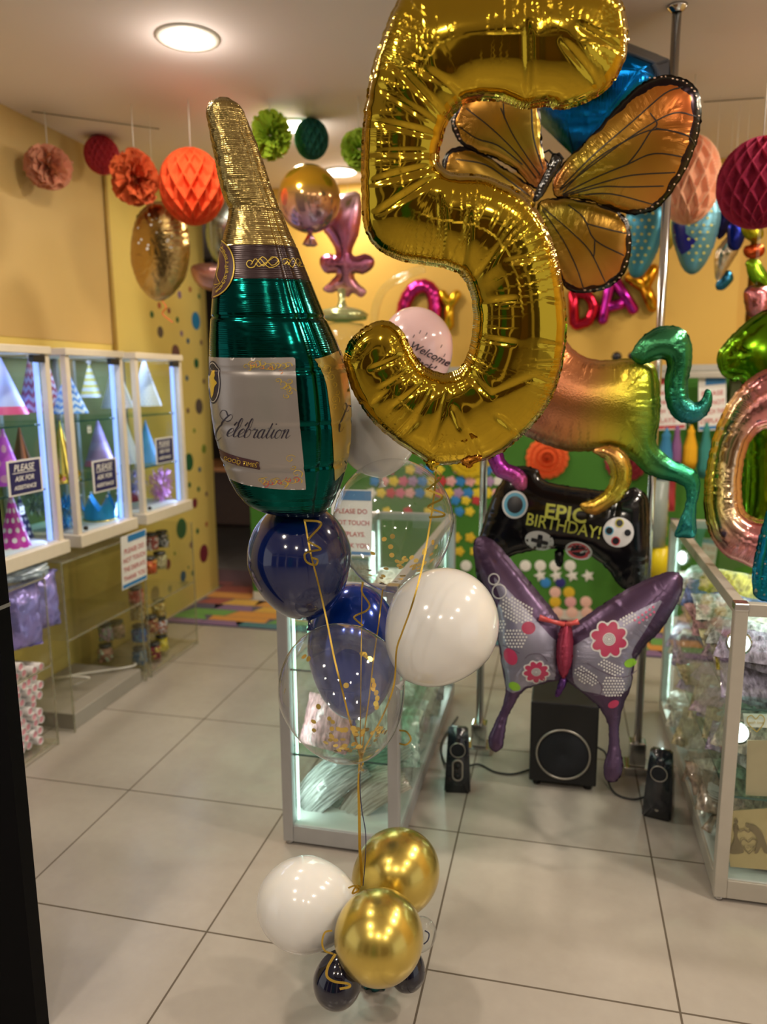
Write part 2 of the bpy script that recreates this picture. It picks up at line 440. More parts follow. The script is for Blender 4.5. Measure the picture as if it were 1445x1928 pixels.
        if back:
            mp = np.arange(len(P)); extra = np.where(~onb)[0]; mp[extra] = len(P)+np.arange(len(extra))
            bk = O+P[:, :1]*U+P[:, 1:2]*Vv-z[:, None]*n; V += list(bk[extra]); uv = np.vstack([uv, uv[extra]])
            FF += [tuple(int(i) for i in mp[f][::-1]) for f in F]
        attrs = {}
        P2 = np.vstack([P, P[extra]]) if back else P
        if colorfn or bwfn:
            w = O+P2[:, :1]*U+P2[:, 1:2]*Vv-np.array(CAM); q = project(w)
            if colorfn: attrs['Col'] = colorfn(q, uv)
            if bwfn: attrs['bw'] = bwfn(q, uv)
        s.obj = mesh_obj(name, V, FF, mat, parent, None, uv, True, attrs=attrs or None, origin=None)
        return s.obj
    def pts(s, PX, off=.0008):
        P = np.array([s.px2uv(*p) for p in PX]); z, d, S = s.height(P); z = z+off
        O, U, Vv, n = (np.array(x) for x in (s.O, s.U, s.Vv, s.n))
        return [Vector(v) for v in (O+P[:, :1]*U+P[:, 1:2]*Vv+z[:, None]*n)]
CR, CU, CF = np.array(_r), np.array(_u), np.array(FWD)
def project(w):
    z = w@CF; return np.stack([722.5+FPX*(w@CR)/z, 964-FPX*(w@CU)/z], 1)
def decal(surf, loops, res=5, off=.0009, mb=None):
    """A printed patch: px outline filled and laid on the surface."""
    mb = mb or MB(); loops = [np.array(L, float) for L in loops]
    LL = [resample(L, res)[0] for L in loops]; pts = [Vector(p) for L in LL for p in L]; E = []; b = 0
    for L in LL: n = len(L); E += [(b+i, b+(i+1) % n) for i in range(n)]; b += n
    A = np.vstack(LL); lo, hi = A.min(0), A.max(0)
    G = [(x, y) for x in np.arange(lo[0]+res/2, hi[0], res) for y in np.arange(lo[1]+res/2, hi[1], res)]
    if G:
        G = np.array(G); G = G[inside(G, LL)]
        if len(G): d, _, _ = dist_loops(G, LL); pts += [Vector(p) for p in G[d > res*.4]]
    v2, _, f2, *_r2 = delaunay_2d_cdt(pts, E, [], 0, 1e-4)
    P = np.array([(v.x, v.y) for v in v2]); F = [f for f in f2 if len(f) == 3]
    C = P[np.array(F)].mean(1); ok = inside(C, LL)
    w = surf(P, off); G2 = []
    for f, k in zip(F, ok):
        if not k: continue
        a, b_, c = (w[i] for i in f); nn = (b_-a).cross(c-a)
        G2.append(tuple(f) if nn.dot(CAM-a) > 0 else tuple(f)[::-1])
    mb.add(w, G2, True); return mb
def stroke(surf, pts, w, mb=None, off=.0011, callig=None, smooth=4, closed=False):
    """A drawn line on the surface; callig=(thin, thick) makes pen strokes."""
    mb = mb or MB(); P = np.array(catmull(pts, smooth, closed) if smooth > 1 else pts, float)
    if closed: P = np.vstack([P, P[:1]])
    t = np.gradient(P, axis=0); t /= np.maximum(np.linalg.norm(t, axis=1), 1e-6)[:, None]; nr = np.stack([-t[:, 1], t[:, 0]], 1)
    if callig:
        k = np.clip(t[:, 1], -1, 1)*np.sign(1); k = np.clip(t@np.array([-.25, 1.]), 0, 1)**1.5; hw = (callig[0]+(callig[1]-callig[0])*k)/2
    else: hw = np.full(len(P), w/2.)
    A = surf(P+nr*hw[:, None], off); B = surf(P-nr*hw[:, None], off)
    n = len(P); F = []
    for i in range(n-1):
        a, b, c = A[i], A[i+1], B[i]; nn = (b-a).cross(c-a); f = (i, i+1, n+i+1, n+i); F.append(f if nn.dot(CAM-a) > 0 else f[::-1])
    mb.add(A+B, F, True); return mb
def ell(cx, cy, rx, ry=None, n=28, rot=0):
    ry = ry or rx; c, s = math.cos(math.radians(rot)), math.sin(math.radians(rot))
    return [(cx+c*rx*math.cos(t)-s*ry*math.sin(t), cy+s*rx*math.cos(t)+c*ry*math.sin(t)) for t in (2*math.pi*i/n for i in range(n))]
_tx = {}
def text_mesh(body, size=1.0, align='CENTER', bold=0.0, shear=0.0, spacing=1.0, line=1.0):
    cu = bpy.data.curves.new('lettering', 'FONT'); cu.body = body; cu.size = size; cu.align_x = align; cu.shear = shear; cu.offset = bold
    cu.space_character = spacing; cu.space_line = line; cu.resolution_u = 3
    o = bpy.data.objects.new('lettering', cu); COL.objects.link(o); dg = bpy.context.evaluated_depsgraph_get()
    me = bpy.data.meshes.new_from_object(o.evaluated_get(dg))
    V = [v.co.copy() for v in me.vertices]; F = [list(p.vertices) for p in me.polygons]
    bpy.data.objects.remove(o); bpy.data.curves.remove(cu); bpy.data.meshes.remove(me); return V, F
def text_flat(mb, body, origin, right, up, size, off=.001, **kw):
    V, F = text_mesh(body, size, **kw); R = Vector(right).normalized(); Uu = Vector(up).normalized(); n = R.cross(Uu)
    mb.add([Vector(origin)+R*v.x+Uu*v.y+n*off for v in V], F, False); return mb
def text_on(mb, surf, body, px, py, size, rot=0, off=.0012, sx=1.0, **kw):
    V, F = text_mesh(body, size, **kw)
    bm = bmesh.new(); vs = [bm.verts.new(v) for v in V]
    for f in F:
        try: bm.faces.new([vs[i] for i in f])
        except ValueError: pass
    bmesh.ops.triangulate(bm, faces=bm.faces[:]); bm.verts.index_update()
    c, s_ = math.cos(math.radians(rot)), math.sin(math.radians(rot))
    P = [(px+c*v.co.x*sx+s_*v.co.y, py+s_*v.co.x*sx-c*v.co.y) for v in bm.verts]
    w = surf(P, off); FF = []
    for f in bm.faces:
        i = [v.index for v in f.verts]; nn = (w[i[1]]-w[i[0]]).cross(w[i[2]]-w[i[0]]); FF.append(i if nn.dot(CAM-w[i[0]]) > 0 else i[::-1])
    bm.free(); mb.add(w, FF, True); return mb
def copy_thing(o, loc, rz=None, label=None, scale=None):
    c = o.copy(); COL.objects.link(c); c.location = loc
    if rz is not None: c.rotation_euler = (c.rotation_euler.x, c.rotation_euler.y, rz)
    if scale: c.scale = scale
    if label: c['label'] = label
    for ch in list(o.children):
        d = ch.copy(); COL.objects.link(d); d.parent = c
        for g in list(ch.children):
            e = g.copy(); COL.objects.link(e); e.parent = d
    return c
# ------------------------------------------------------------------ setting
def struct(o): return tag(o, kind='structure')
X0, X1, YB, YF = -2.37, 2.4, 4.66, -3.2
# floor: 60 cm tiles
m, nt, b = newmat('floor_tile')
tc = N(nt, 'ShaderNodeTexCoord'); sp = N(nt, 'ShaderNodeSeparateXYZ'); nt.links.new(tc.outputs['Object'], sp.inputs[0])
def grout(sock, off):
    f = math_(nt, 'FRACT', math_(nt, 'DIVIDE', math_(nt, 'ADD', sock, off), .6))
    return math_(nt, 'ABSOLUTE', math_(nt, 'SUBTRACT', f, .5))
gx = grout(sp.outputs[0], 6+.285-.3+.3); gy = grout(sp.outputs[1], 6-1.655+.3-.3)
e = math_(nt, 'GREATER_THAN', math_(nt, 'MAXIMUM', gx, gy), .5-.0045)
cell = N(nt, 'ShaderNodeTexWhiteNoise'); cb = N(nt, 'ShaderNodeCombineXYZ')
nt.links.new(math_(nt, 'FLOOR', math_(nt, 'DIVIDE', math_(nt, 'ADD', sp.outputs[0], 6.285), .6)), cb.inputs[0])
nt.links.new(math_(nt, 'FLOOR', math_(nt, 'DIVIDE', math_(nt, 'ADD', sp.outputs[1], 4.345), .6)), cb.inputs[1])
nt.links.new(cb.outputs[0], cell.inputs[0])
n1 = noise(nt, 3.2, 5, None, .6); n2 = noise(nt, 30, 3)
f = math_(nt, 'ADD', math_(nt, 'MULTIPLY', n1, .75), math_(nt, 'ADD', math_(nt, 'MULTIPLY', n2, .2), math_(nt, 'MULTIPLY', cell.outputs[0], .12)))
c = mixc(nt, f, (.325, .285, .245), (.50, .455, .40)); c = mixc(nt, e, c, (.11, .085, .06))
nt.links.new(c, b.inputs['Base Color']); nt.links.new(math_(nt, 'ADD', .24, math_(nt, 'MULTIPLY', e, .5)), b.inputs['Roughness'])
b.inputs['Specular IOR Level'].default_value = .45
bump(nt, b, math_(nt, 'SUBTRACT', math_(nt, 'MULTIPLY', n1, .15), e), .25, .002)
M_floor = m
M_ceil = plain('ceiling_paint', (.84, .76, .78), .8, var=.05, vscale=.9)
M_yel = plain('yellow_wall_paint', (.60, .42, .16), .6, var=.07, vscale=1.2)
M_yelb = plain('back_wall_paint', (.72, .45, .085), .6, var=.06, vscale=1.2)
M_yel2 = plain('polka_wall_paint', (.76, .60, .17), .55, var=.05, vscale=1.5)
M_cream = plain('passage_wall_paint', (.75, .70, .62), .7)
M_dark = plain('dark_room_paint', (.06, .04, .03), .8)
M_black = plain('black_frame_metal', (.0025, .0025, .003), .6, spec=.08)
o = MB().box((-5, YF, -.05), (5, 7.2, 0)).build('floor', M_floor, origin=(0, 0, 0)); struct(o)
o = MB().box((-5, YF, CEIL), (5, 7.2, CEIL+.06)).build('ceiling', M_ceil, origin=(0, 0, 0)); struct(o)
# left wall, with vinyl dots on its far half
mb = MB(); mb.box((X0-.12, 1.25, 0), (X0, 4.88, CEIL)); dots = []
DC = [(.20, .10, .085), (.03, .13, .05), (.20, .03, .05), (.02, .10, .22), (.22, .30, .04), (.13, .10, .08), (.45, .12, .05), (.03, .22, .45), (.25, .16, .30)]
big = [(369, 604, .058, 7), (375, 765, .052, 5), (356, 870, .058, 1), (342, 995, .066, 1), (384, 1042, .062, 2), (345, 1085, .036, 3), (316, 1062, .034, 2),
       (331, 664, .05, 0), (370, 684, .032, 1), (367, 947, .034, 2), (384, 845, .03, 4), (302, 625, .034, 5), (292, 1118, .05, 5), (320, 1108, .024, 1),
       (352, 712, .018, 3), (384, 718, .018, 0), (354, 773, .018, 0), (366, 811, .016, 4), (376, 884, .018, 3), (357, 913, .019, 1), (374, 921, .018, 1), (389, 930, .018, 0),
       (389, 987, .018, 6), (372, 1000, .020, 1), (360, 1026, .022, 0), (329, 1042, .012, 4), (363, 1079, .018, 1), (355, 1068, .01, 1), (286, 592, .02, 1), (318, 585, .018, 2),
       (334, 602, .018, 1), (358, 545, .018, 6), (375, 558, .016, 1), (338, 555, .024, 8), (342, 628, .018, 8), (354, 642, .018, 3), (379, 645, .018, 0), (300, 575, .02, 6), (344, 804, .018, 1)]
for (x, y, r, k) in big:
    p = atX(x, y, X0); mb.m = 1+k; mb.disc((X0, p.y, p.z), (1, 0, 0), r, 24, .0015)
o = mb.build('wall_left', [M_yel2]+[plain('vinyl_dot_%s' % n, c, .45) for n, c in zip('brown green maroon navy olive grey orange blue lilac'.split(), DC)]); struct(o)
o = MB().box((X0-.12, 1.2, 0), (X0+.0, 1.25, CEIL)).build('wall_front', M_yel); struct(o)
# upper plain band and conduit on the left wall
mb = MB(); mb.box((X0, 1.25, 1.66), (X0+.004, 3.74, CEIL)); mb.build('trim_1', M_yel); struct(bpy.data.objects['trim_1'])
o = MB().cyl((X0+.015, 3.74, 1.62), (X0+.015, 3.74, CEIL-.002), .011).build('trim_2', plain('painted_conduit', (.55, .38, .10), .5)); struct(o)
# back wall: yellow above, pilaster and recess to the right
o = MB().box((-2.0, YB, 0), (.93, YB+.12, CEIL)).build('wall_back', M_yelb); struct(o)
o = MB().box((.93, YB+.45, 0), (2.5, YB+.57, CEIL)).box((.93, YB+.12, 0), (1.0, YB+.45, CEIL)).build('wall_back_recess', M_yelb); struct(o)
o = MB().box((1.03, YB+.1, 0), (2.4, YB+.34, CEIL)).build('wall_back_right', M_yelb); struct(o)
o = MB().box((X1, 1.25, 0), (X1+.12, 5.3, CEIL)).build('wall_right', M_yel); struct(o)
o = MB().box((-2.0, YB-.022, 0), (1.2, YB-.004, .055)).build('baseboard_back', plain('white_skirting', (.7, .66, .58), .5)); struct(o)
# green felt board wall below the yellow
M_green = plain('green_felt', (.055, .20, .022), .9, var=.15, vscale=5)
t = thing('felt_board', 'long green felt backing board along the bottom of the back wall', 'board', (-.4, YB-.02, .055))
MB().box((-2.0, YB-.02, .055), (1.2, YB-.001, 1.50)).build('felt_panel', M_green, t)
MB().box((-2.0, YB-.05, 1.50), (1.2, YB-.001, 1.535)).build('top_rail', plain('brushed_aluminium', (.55, .54, .5), .35, .7), t)
# dark room through the opening on the left
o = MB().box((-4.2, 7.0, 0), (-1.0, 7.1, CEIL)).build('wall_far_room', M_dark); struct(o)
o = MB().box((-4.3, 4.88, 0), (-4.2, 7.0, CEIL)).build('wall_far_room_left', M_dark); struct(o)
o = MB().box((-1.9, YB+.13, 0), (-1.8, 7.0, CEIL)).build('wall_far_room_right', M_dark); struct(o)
M_oak = plain('orange_wood', (.45, .19, .06), .45, var=.2, vscale=8)
p = atX(410, 925, -2.5)
t = thing('wooden_desk', 'orange wooden desk in the dark room beyond the polka dot wall', 'desk', (-2.55, 5.4, 0))
MB().box((-3.2, 5.15, .80), (-2.12, 5.75, .83), .006).build('desktop', M_oak, t)
for dx in (-3.15, -2.2):
    for dy in (5.2, 5.7): MB().box((dx, dy-.02, 0), (dx+.04, dy+.02, .80)).build('leg', M_dark, t)
MB().box((-3.0, 5.7, .3), (-2.2, 5.72, .78)).build('back_panel', plain('dark_wood', (.09, .045, .025), .5, var=.3), t)
# passage behind the viewer
o = MB().box((-5, YF-.1, 0), (5, YF, CEIL)).build('wall_passage', plain('passage_dark_front', (.10, .065, .045), .35)); struct(o)
for i_, (xa, xb, mt_) in enumerate(((-3.4, -2.9, M_cream), (-1.5, -1.25, M_cream), (-.9, -.2, plain('green_reflection_panel', (.03, .16, .06), .5)), (.5, .8, M_cream), (1.7, 2.6, plain('brown_reflection_panel', (.16, .09, .04), .5)), (3.2, 3.6, M_cream))):  # unseen piers and panels, added for contrast in the gold foil's reflections
    o = MB().box((xa, YF+.001, 0), (xb, YF+.12, 2.2 if i_ in (2, 4) else CEIL)).build('wall_passage_reflection_block', mt_); struct(o)
o = MB().box((-5, YF+.001, 2.25), (5, YF+.1, 2.45)).build('wall_passage_fascia', M_cream); struct(o)
o = MB().box((X1+.12, 1.25, 0), (5, 1.37, CEIL)).box((-5, 1.25, 0), (X0-.12, 1.37, CEIL)).build('wall_shop_front', M_cream); struct(o)
# black shop-front post
mb = MB(); mb.box((-2.36, 1.262, .001), (-1.105, 1.30, CEIL-.001)); mb.m = 1; p = atX(10, 1141, -1.105)
mb.box((-2.3, 1.258, p.z-.004), (-1.1045, 1.3025, p.z+.004)); 
o = mb.build('door_1', [M_black, plain('steel_seam', (.5, .5, .48), .3, .8)]); struct(o)

# ------------------------------------------------------------------ ceiling downlights
M_lamp = emit('lamp_diffuser', (1, .90, .74), 14.0)
M_trim = plain('white_lamp_ring', (.8, .78, .74), .4)
def downlight(x, y, label, power, group):
    t = thing('ceiling_downlight', label, 'ceiling light', (x, y, CEIL), group)
    MB().lathe([(.085, -.001), (.087, -.006), (.108, -.006), (.110, 0)], (x, y, CEIL), n=40).build('lamp_ring', M_trim, t)
    mb = MB(); mb.disc((x, y, CEIL-.004), (0, 0, -1), .086, 36); mb.build('diffuser', M_lamp, t)
    l = bpy.data.lights.new('downlight_glow', 'AREA'); l.shape = 'DISK'; l.size = .16; l.energy = power; l.color = WARM
    lo = bpy.data.objects.new('downlight_glow', l); COL.objects.link(lo); lo.parent = t; lo.location = (0, 0, -.012)
    l = bpy.data.lights.new('diffuser_glow', 'POINT'); l.shadow_soft_size = .05; l.energy = power*.17; l.color = WARM
    lo = bpy.data.objects.new('diffuser_glow', l); COL.objects.link(lo); lo.parent = t; lo.location = (0, 0, -.10)
nm = {0: 'round recessed ceiling light nearest the viewer, glowing warm white', 1: 'round ceiling light half hidden behind the lime green pompom and teal paper ball',
      2: 'round ceiling light farthest back, just beside the small lime pompom'}
for i, (x, y) in enumerate(DOWN): downlight(x, y, nm.get(i, 'round recessed ceiling light outside the frame'), P_DOWN*(.55 if i == 2 else (1.9 if i in (4, 5) else .95)), 'downlights in the shop ceiling')
for i, (x, y) in enumerate(HALL): downlight(x, y, 'round recessed ceiling light behind the viewer', P_HALL, 'downlights in the passage ceiling')
def area(name, loc, d, sx, sy, power, col, parent=None):
    l = bpy.data.lights.new(name, 'AREA'); l.shape = 'RECTANGLE'; l.size = sx; l.size_y = sy; l.energy = power; l.color = col
    o = bpy.data.objects.new(name, l); COL.objects.link(o); o.rotation_euler = Vector(d).to_track_quat('-Z', 'Y').to_euler()
    if parent is not None: o.parent = parent; o.location = Vector(loc)-worldloc(parent)
    else: o.location = loc
    return o

# ------------------------------------------------------------------ rug and floor tiles beyond
M_rug = []
for n, c in (('purple', (.20, .09, .24)), ('green', (.10, .30, .03)), ('orange', (.62, .25, .015)), ('teal', (.03, .16, .20)), ('red', (.32, .035, .015)), ('yellow', (.66, .36, .02)), ('navy', (.05, .03, .10)), ('maroon', (.14, .015, .015)), ('pink', (.45, .06, .16))):
    M_rug.append(plain('rug_wool_'+n, c, .95, var=.15, vscale=60, sheen=.3))
t = thing('patchwork_rug', 'long multicoloured rug of bright blocks lying before the back wall', 'rug', (-.9, 4.3, 0))
mb = MB(); mb.m = 6; mb.box((-2.34, 4.05, .001), (1.15, 4.60, .006))
R2 = random.Random(3)
rows = [(4.06, 4.14), (4.145, 4.23), (4.235, 4.35), (4.355, 4.46), (4.465, 4.59)]
seqs = [[0, 0, 3, 3, 3, 0, 8, 3], [1, 2, 1, 3, 2, 2, 4, 8], [1, 2, 5, 2, 1, 4, 0, 2], [6, 0, 5, 1, 1, 3, 4, 0], [4, 5, 2, 1, 1, 0, 3, 8]]
for (ya, yb), sq in zip(rows, seqs):
    x = -2.34
    for k in range(14):
        w = R2.uniform(.16, .42); c = sq[k % 8]; mb.m = c; sk = R2.uniform(-.06, .06); x2 = min(x+w, 1.14)
        V = [(x+.003, ya, .0065), (x2-.003, ya, .0065), (min(x2-.003+sk, 1.15), yb, .0065), (max(x+.003+sk, -2.34), yb, .0065)]
        mb.add(V, [(0, 1, 2, 3)], False); x = x2
        if x >= 1.13: break
mb.build('rug_pile', M_rug, t)
t = thing('dark_red_rug', 'dark red and orange rug running into the dark room on the left', 'rug', (-2.4, 5.0, 0))
mb = MB(); mb.m = 7; mb.box((-3.2, 4.90, .001), (-2.02, 5.35, .006)); mb.m = 4; mb.box((-3.1, 4.93, .006), (-2.3, 5.0, .0065)); mb.m = 2; mb.box((-2.34, 4.62, .001), (-2.02, 4.9, .0062)); mb.m = 4; mb.box((-2.34, 4.74, .0062), (-2.02, 4.9, .0068))
mb.build('rug_pile', M_rug, t)

# ------------------------------------------------------------------ wall display cabinets (left)
M_cabw = plain('cream_cabinet_frame', (.80, .72, .58), .45)
M_alu = plain('cabinet_aluminium', (.50, .49, .50), .4, .55)
M_glass = glass('clear_glass'); M_glassg = glass('green_glass', (.80, .97, .90), 1.0)
M_edge = plain('glass_shelf_edge', (.03, .10, .09), .15)
M_led = emit('blue_led_strip', (.30, .46, 1.0), 1.15)
M_hinge = plain('black_hinge', (.02, .02, .02), .5)
M_felt = plain('olive_backing', (.22, .22, .10), .8)
M_inner = plain('white_cabinet_floor', (.75, .75, .8), .5)
XC = -2.0; CAB = [(2.14, 2.70), (2.80, 3.225), (3.33, 3.79)]
cn = ['nearest', 'middle', 'farthest']
for k, (ya, yb) in enumerate(CAB):
    t = thing('wall_cabinet', '%s of the three white glass display cabinets on the left wall' % cn[k], 'display cabinet', ((X0+XC)/2, (ya+yb)/2, .76), 'glass cabinets of party hats')
    zb, zt = .76, 1.60
    MB().box((X0+.001, ya-.012, zb), (XC+.02, yb+.012, zb+.055), .004).build('base', M_cabw, t)
    MB().box((X0+.001, ya-.005, zt-.03), (XC+.008, yb+.005, zt), .003).build('top', M_cabw, t)
    MB().box((X0+.002, ya+.01, zb+.055), (X0+.01, yb-.01, zt-.03)).build('back_panel', M_felt, t)
    MB().box((X0+.02, ya+.02, zb+.055), (XC-.01, yb-.02, zb+.058)).build('cabinet_floor', M_inner, t)
    for (y, w) in ((ya, .028), (yb-.028, .028)):
        MB().box((XC-.028, y, zb+.055), (XC, y+w, zt-.03), .003).build('post', M_cabw, t)
    for y in (ya, yb-.02): MB().box((X0+.01, y, zb+.055), (X0+.03, y+.02, zt-.03)).build('rear_post', M_alu, t)
    MB().box((XC-.045, yb-.045, zb+.06), (XC-.030, yb-.030, zt-.035)).build('led_strip', M_led, t)
    area('strip_glow', (XC-.05, yb-.05, (zb+zt)/2), (-.6, -.8, 0), .02, .7, P_CAB, COOL, t)
    area('top_glow', ((X0+XC)/2, (ya+yb)/2, zt-.035), (0, 0, -1), .25, .3, P_CAB*.9, (.62, .72, 1), t)
    MB().box((XC-.010, ya+.03, zb+.06), (XC-.006, yb-.05, zt-.032)).build('door', M_glass, t)
    MB().box((X0+.03, ya+.006, zb+.06), (XC-.03, ya+.010, zt-.032)).build('side_pane', M_glass, t)
    MB().box((X0+.03, yb-.010, zb+.06), (XC-.03, yb-.006, zt-.032)).build('side_pane', M_glass, t)
    for z in (1.03, 1.29):
        mb = MB(); mb.box((X0+.02, ya+.02, z), (XC-.035, yb-.02, z+.005)); s = mb.build('shelf', M_glassg, t)
        MB().box((XC-.037, ya+.02, z), (XC-.034, yb-.02, z+.006)).build('shelf_edge', M_edge, s)
    MB().box((XC-.02, yb-.10, zt-.062), (XC+.004, yb-.03, zt-.034), .003).build('hinge', M_hinge, t)
    MB().cyl((XC-.004, ya+.05, zb+.075), (XC+.008, ya+.05, zb+.075), .009, 12).build('lock', M_hinge, t)
M_navy = plain('navy_sign', (.022, .018, .11), .5); M_white = plain('white_print', (.85, .84, .82), .5)
def ask_sign(px, py, wpx, hpx, label, k):
    p = atX(px, py, XC+.004); s = (atX(px, py+hpx/2, XC+.004)-atX(px, py-hpx/2, XC+.004)).length
    ya_, yb_ = atX(px-wpx/2, py, XC).y, atX(px+wpx/2, py, XC).y; w = yb_-ya_
    t = thing('notice_card', label, 'sign', (XC+.006, p.y, p.z-s/2), 'please ask for assistance cards')
    MB().box((XC+.002, ya_, p.z-s/2), (XC+.005, yb_, p.z+s/2)).build('card_border', M_white, t)
    MB().box((XC+.005, ya_+w*.06, p.z-s*.45), (XC+.0062, yb_-w*.06, p.z+s*.45)).build('card_face', M_navy, t)
    mb = MB()
    for i, (tx, sz, z) in enumerate((('PLEASE', .27, .19), ('ASK FOR', .20, -.09), ('ASSISTANCE', .165, -.33))):
        V, F = text_mesh(tx, s*sz, bold=s*.004, shear=.25); wd_ = max(v.x for v in V)-min(v.x for v in V); kk = min(1, w*.8/wd_)
        mb.add([Vector((XC+.0072, p.y+v.x*kk, p.z+s*z+v.y)) for v in V], F, False)
    mb.box((XC+.0065, p.y-w*.33, p.z+s*.13), (XC+.0072, p.y+w*.33, p.z+s*.15))
    mb.build('lettering', M_white, t)
ask_sign(45, 898, 66, 66, 'navy please ask for assistance card on the nearest cabinet', 0)
ask_sign(196, 895, 46, 60, 'navy please ask for assistance card on the middle cabinet', 1)
ask_sign(309, 848, 34, 48, 'small navy please ask for assistance card on the farthest cabinet', 2)

# ------------------------------------------------------------------ hats, crowns and tinsel in the cabinets
def cone_hat(px, pt, pb, wpx, X, mat, label, tip=None, foot=None, extra=None):
    """party hat: apex at (px,pt), base at pb, base width in px."""
    p = atX(px, pb, X); q = atX(px, pt, X); h = q.z-p.z; r = wpx/2*pxm(p)*.98; z = p.z
    t = thing('party_hat', label, 'party hat', (X, p.y, z), 'cone party hats in the cabinets')
    MB().lathe([(r, 0), (r*.5, h*.5), (r*.02, h)], (X, p.y, z), n=40).build('hat_cone', mat, t)
    if tip: MB().lathe([(.001, -.008), (.009, -.004), (.011, 0), (.009, .006), (.001, .01)], (X, p.y, z+h), n=12, disp=lambda a, b: 1+.25*math.sin(9*b+a*9)).build('tip', tip, t)
    if foot: 
        mb = MB(); rr = random.Random(int(px))
        for k in range(90):
            a = rr.uniform(0, 6.28); s = r*rr.uniform(.93, 1.12); c = Vector((X+s*math.cos(a), p.y+s*math.sin(a), z+rr.uniform(0.004, h*.16)))
            mb.disc(c, (math.cos(a)+rr.uniform(-1, 1), math.sin(a)+rr.uniform(-1, 1), rr.uniform(-.6, .9)), .012, 7)
        mb.build('tinsel_trim', foot, t)
    return t
H_pinkdot = uvpat('hat_magenta_dots', 'dot', (.55, .02, .42), (.85, .8, .9), 9, 6.5)
H_navydot = uvpat('hat_navy_dots', 'dot', (.03, .02, .16), (.8, .8, .9), 9, 7)
H_zigp = uvpat('hat_lilac_zigzag', 'zig', (.42, .40, .70), (.33, .07, .20), 8, 6)
H_zigr = uvpat('hat_red_zigzag', 'zig', (.62, .55, .68), (.35, .03, .06), 8, 7)
H_zigb = uvpat('hat_blue_zigzag', 'zig', (.62, .75, .95), (.08, .28, .80), 9, 6.5)
H_str = uvpat('hat_silver_gold_stripes', 'stripe', (.60, .55, .13), (.62, .68, .70), 1, 5.5)
H_white = uvpat('hat_white_specks', 'dot', (.72, .82, .95), (.50, .62, .85), 22, 16)
H_blue = plain('hat_blue_card', (.12, .38, .80), .4)
H_lil = uvpat('hat_pale_blue_pink_foot', 'stripe', (.42, .48, .88), (.44, .46, .85), 1, 3, c2=(.62, .06, .22), band=.14)
H_pur = uvpat('hat_magenta_confetti', 'dot', (.50, .06, .62), (.70, .30, .55), 5, 4)
H_ros = foilmat('hat_rose_foil', (.30, .12, .08), .3); H_gold = foilmat('hat_gold_foil', (.78, .62, .14), .22)
H_tul = uvpat('hat_lilac_shimmer', 'stripe', (.24, .16, .36), (.26, .20, .42), 1, 3, c2=(.36, .10, .20), band=.12)
F_gold = foilmat('gold_tinsel', (.9, .72, .12), .2); F_pom = plain('white_pom', (.8, .8, .85), .9)
cone_hat(10, 672, 780, 84, -2.14, H_lil, 'pale blue cone hat with a pink spotted foot, top shelf of the nearest cabinet')
cone_hat(62, 672, 776, 52, -2.12, H_zigp, 'lilac and plum zigzag cone hat on the top shelf of the nearest cabinet', F_pom)
cone_hat(96, 676, 776, 48, -2.22, H_zigr, 'red and white zigzag cone hat half hidden by the nearest cabinet post')
cone_hat(132, 696, 778, 68, -2.14, H_zigb, 'blue and white zigzag cone hat between the first two cabinets')
cone_hat(172, 682, 748, 40, -2.16, H_str, 'small silver and gold striped cone hat on the top shelf of the middle cabinet', F_pom)
cone_hat(222, 672, 768, 60, -2.12, H_white, 'plain white sparkly cone hat on the top shelf behind the middle cabinet post')
cone_hat(276, 672, 764, 58, -2.12, H_white, 'white cone hat with a dotted seam on the top shelf of the farthest cabinet')
cone_hat(14, 802, 912, 66, -2.12, H_pur, 'magenta confetti print cone hat behind the nearest notice card')
cone_hat(45, 800, 908, 54, -2.22, H_ros, 'dark rose foil cone hat on the middle shelf of the nearest cabinet')
cone_hat(121, 790, 908, 56, -2.10, H_gold, 'gold foil cone hat with a gold tinsel foot on the middle shelf', None, F_gold)
cone_hat(190, 788, 876, 60, -2.12, H_tul, 'dusky lilac shimmer cone hat above the middle notice card')
cone_hat(242, 790, 872, 46, -2.10, H_white, 'pale sparkly cone hat on the middle shelf beside the farthest cabinet post')
cone_hat(278, 790, 870, 46, -2.16, H_blue, 'bright blue cone hat on the middle shelf of the farthest cabinet')
cone_hat(30, 922, 1040, 64, -2.10, H_pinkdot, 'magenta cone hat with white dots on the floor of the nearest cabinet')
cone_hat(44, 928, 1022, 46, -2.20, H_navydot, 'navy cone hat with white dots behind the magenta dotted hat')
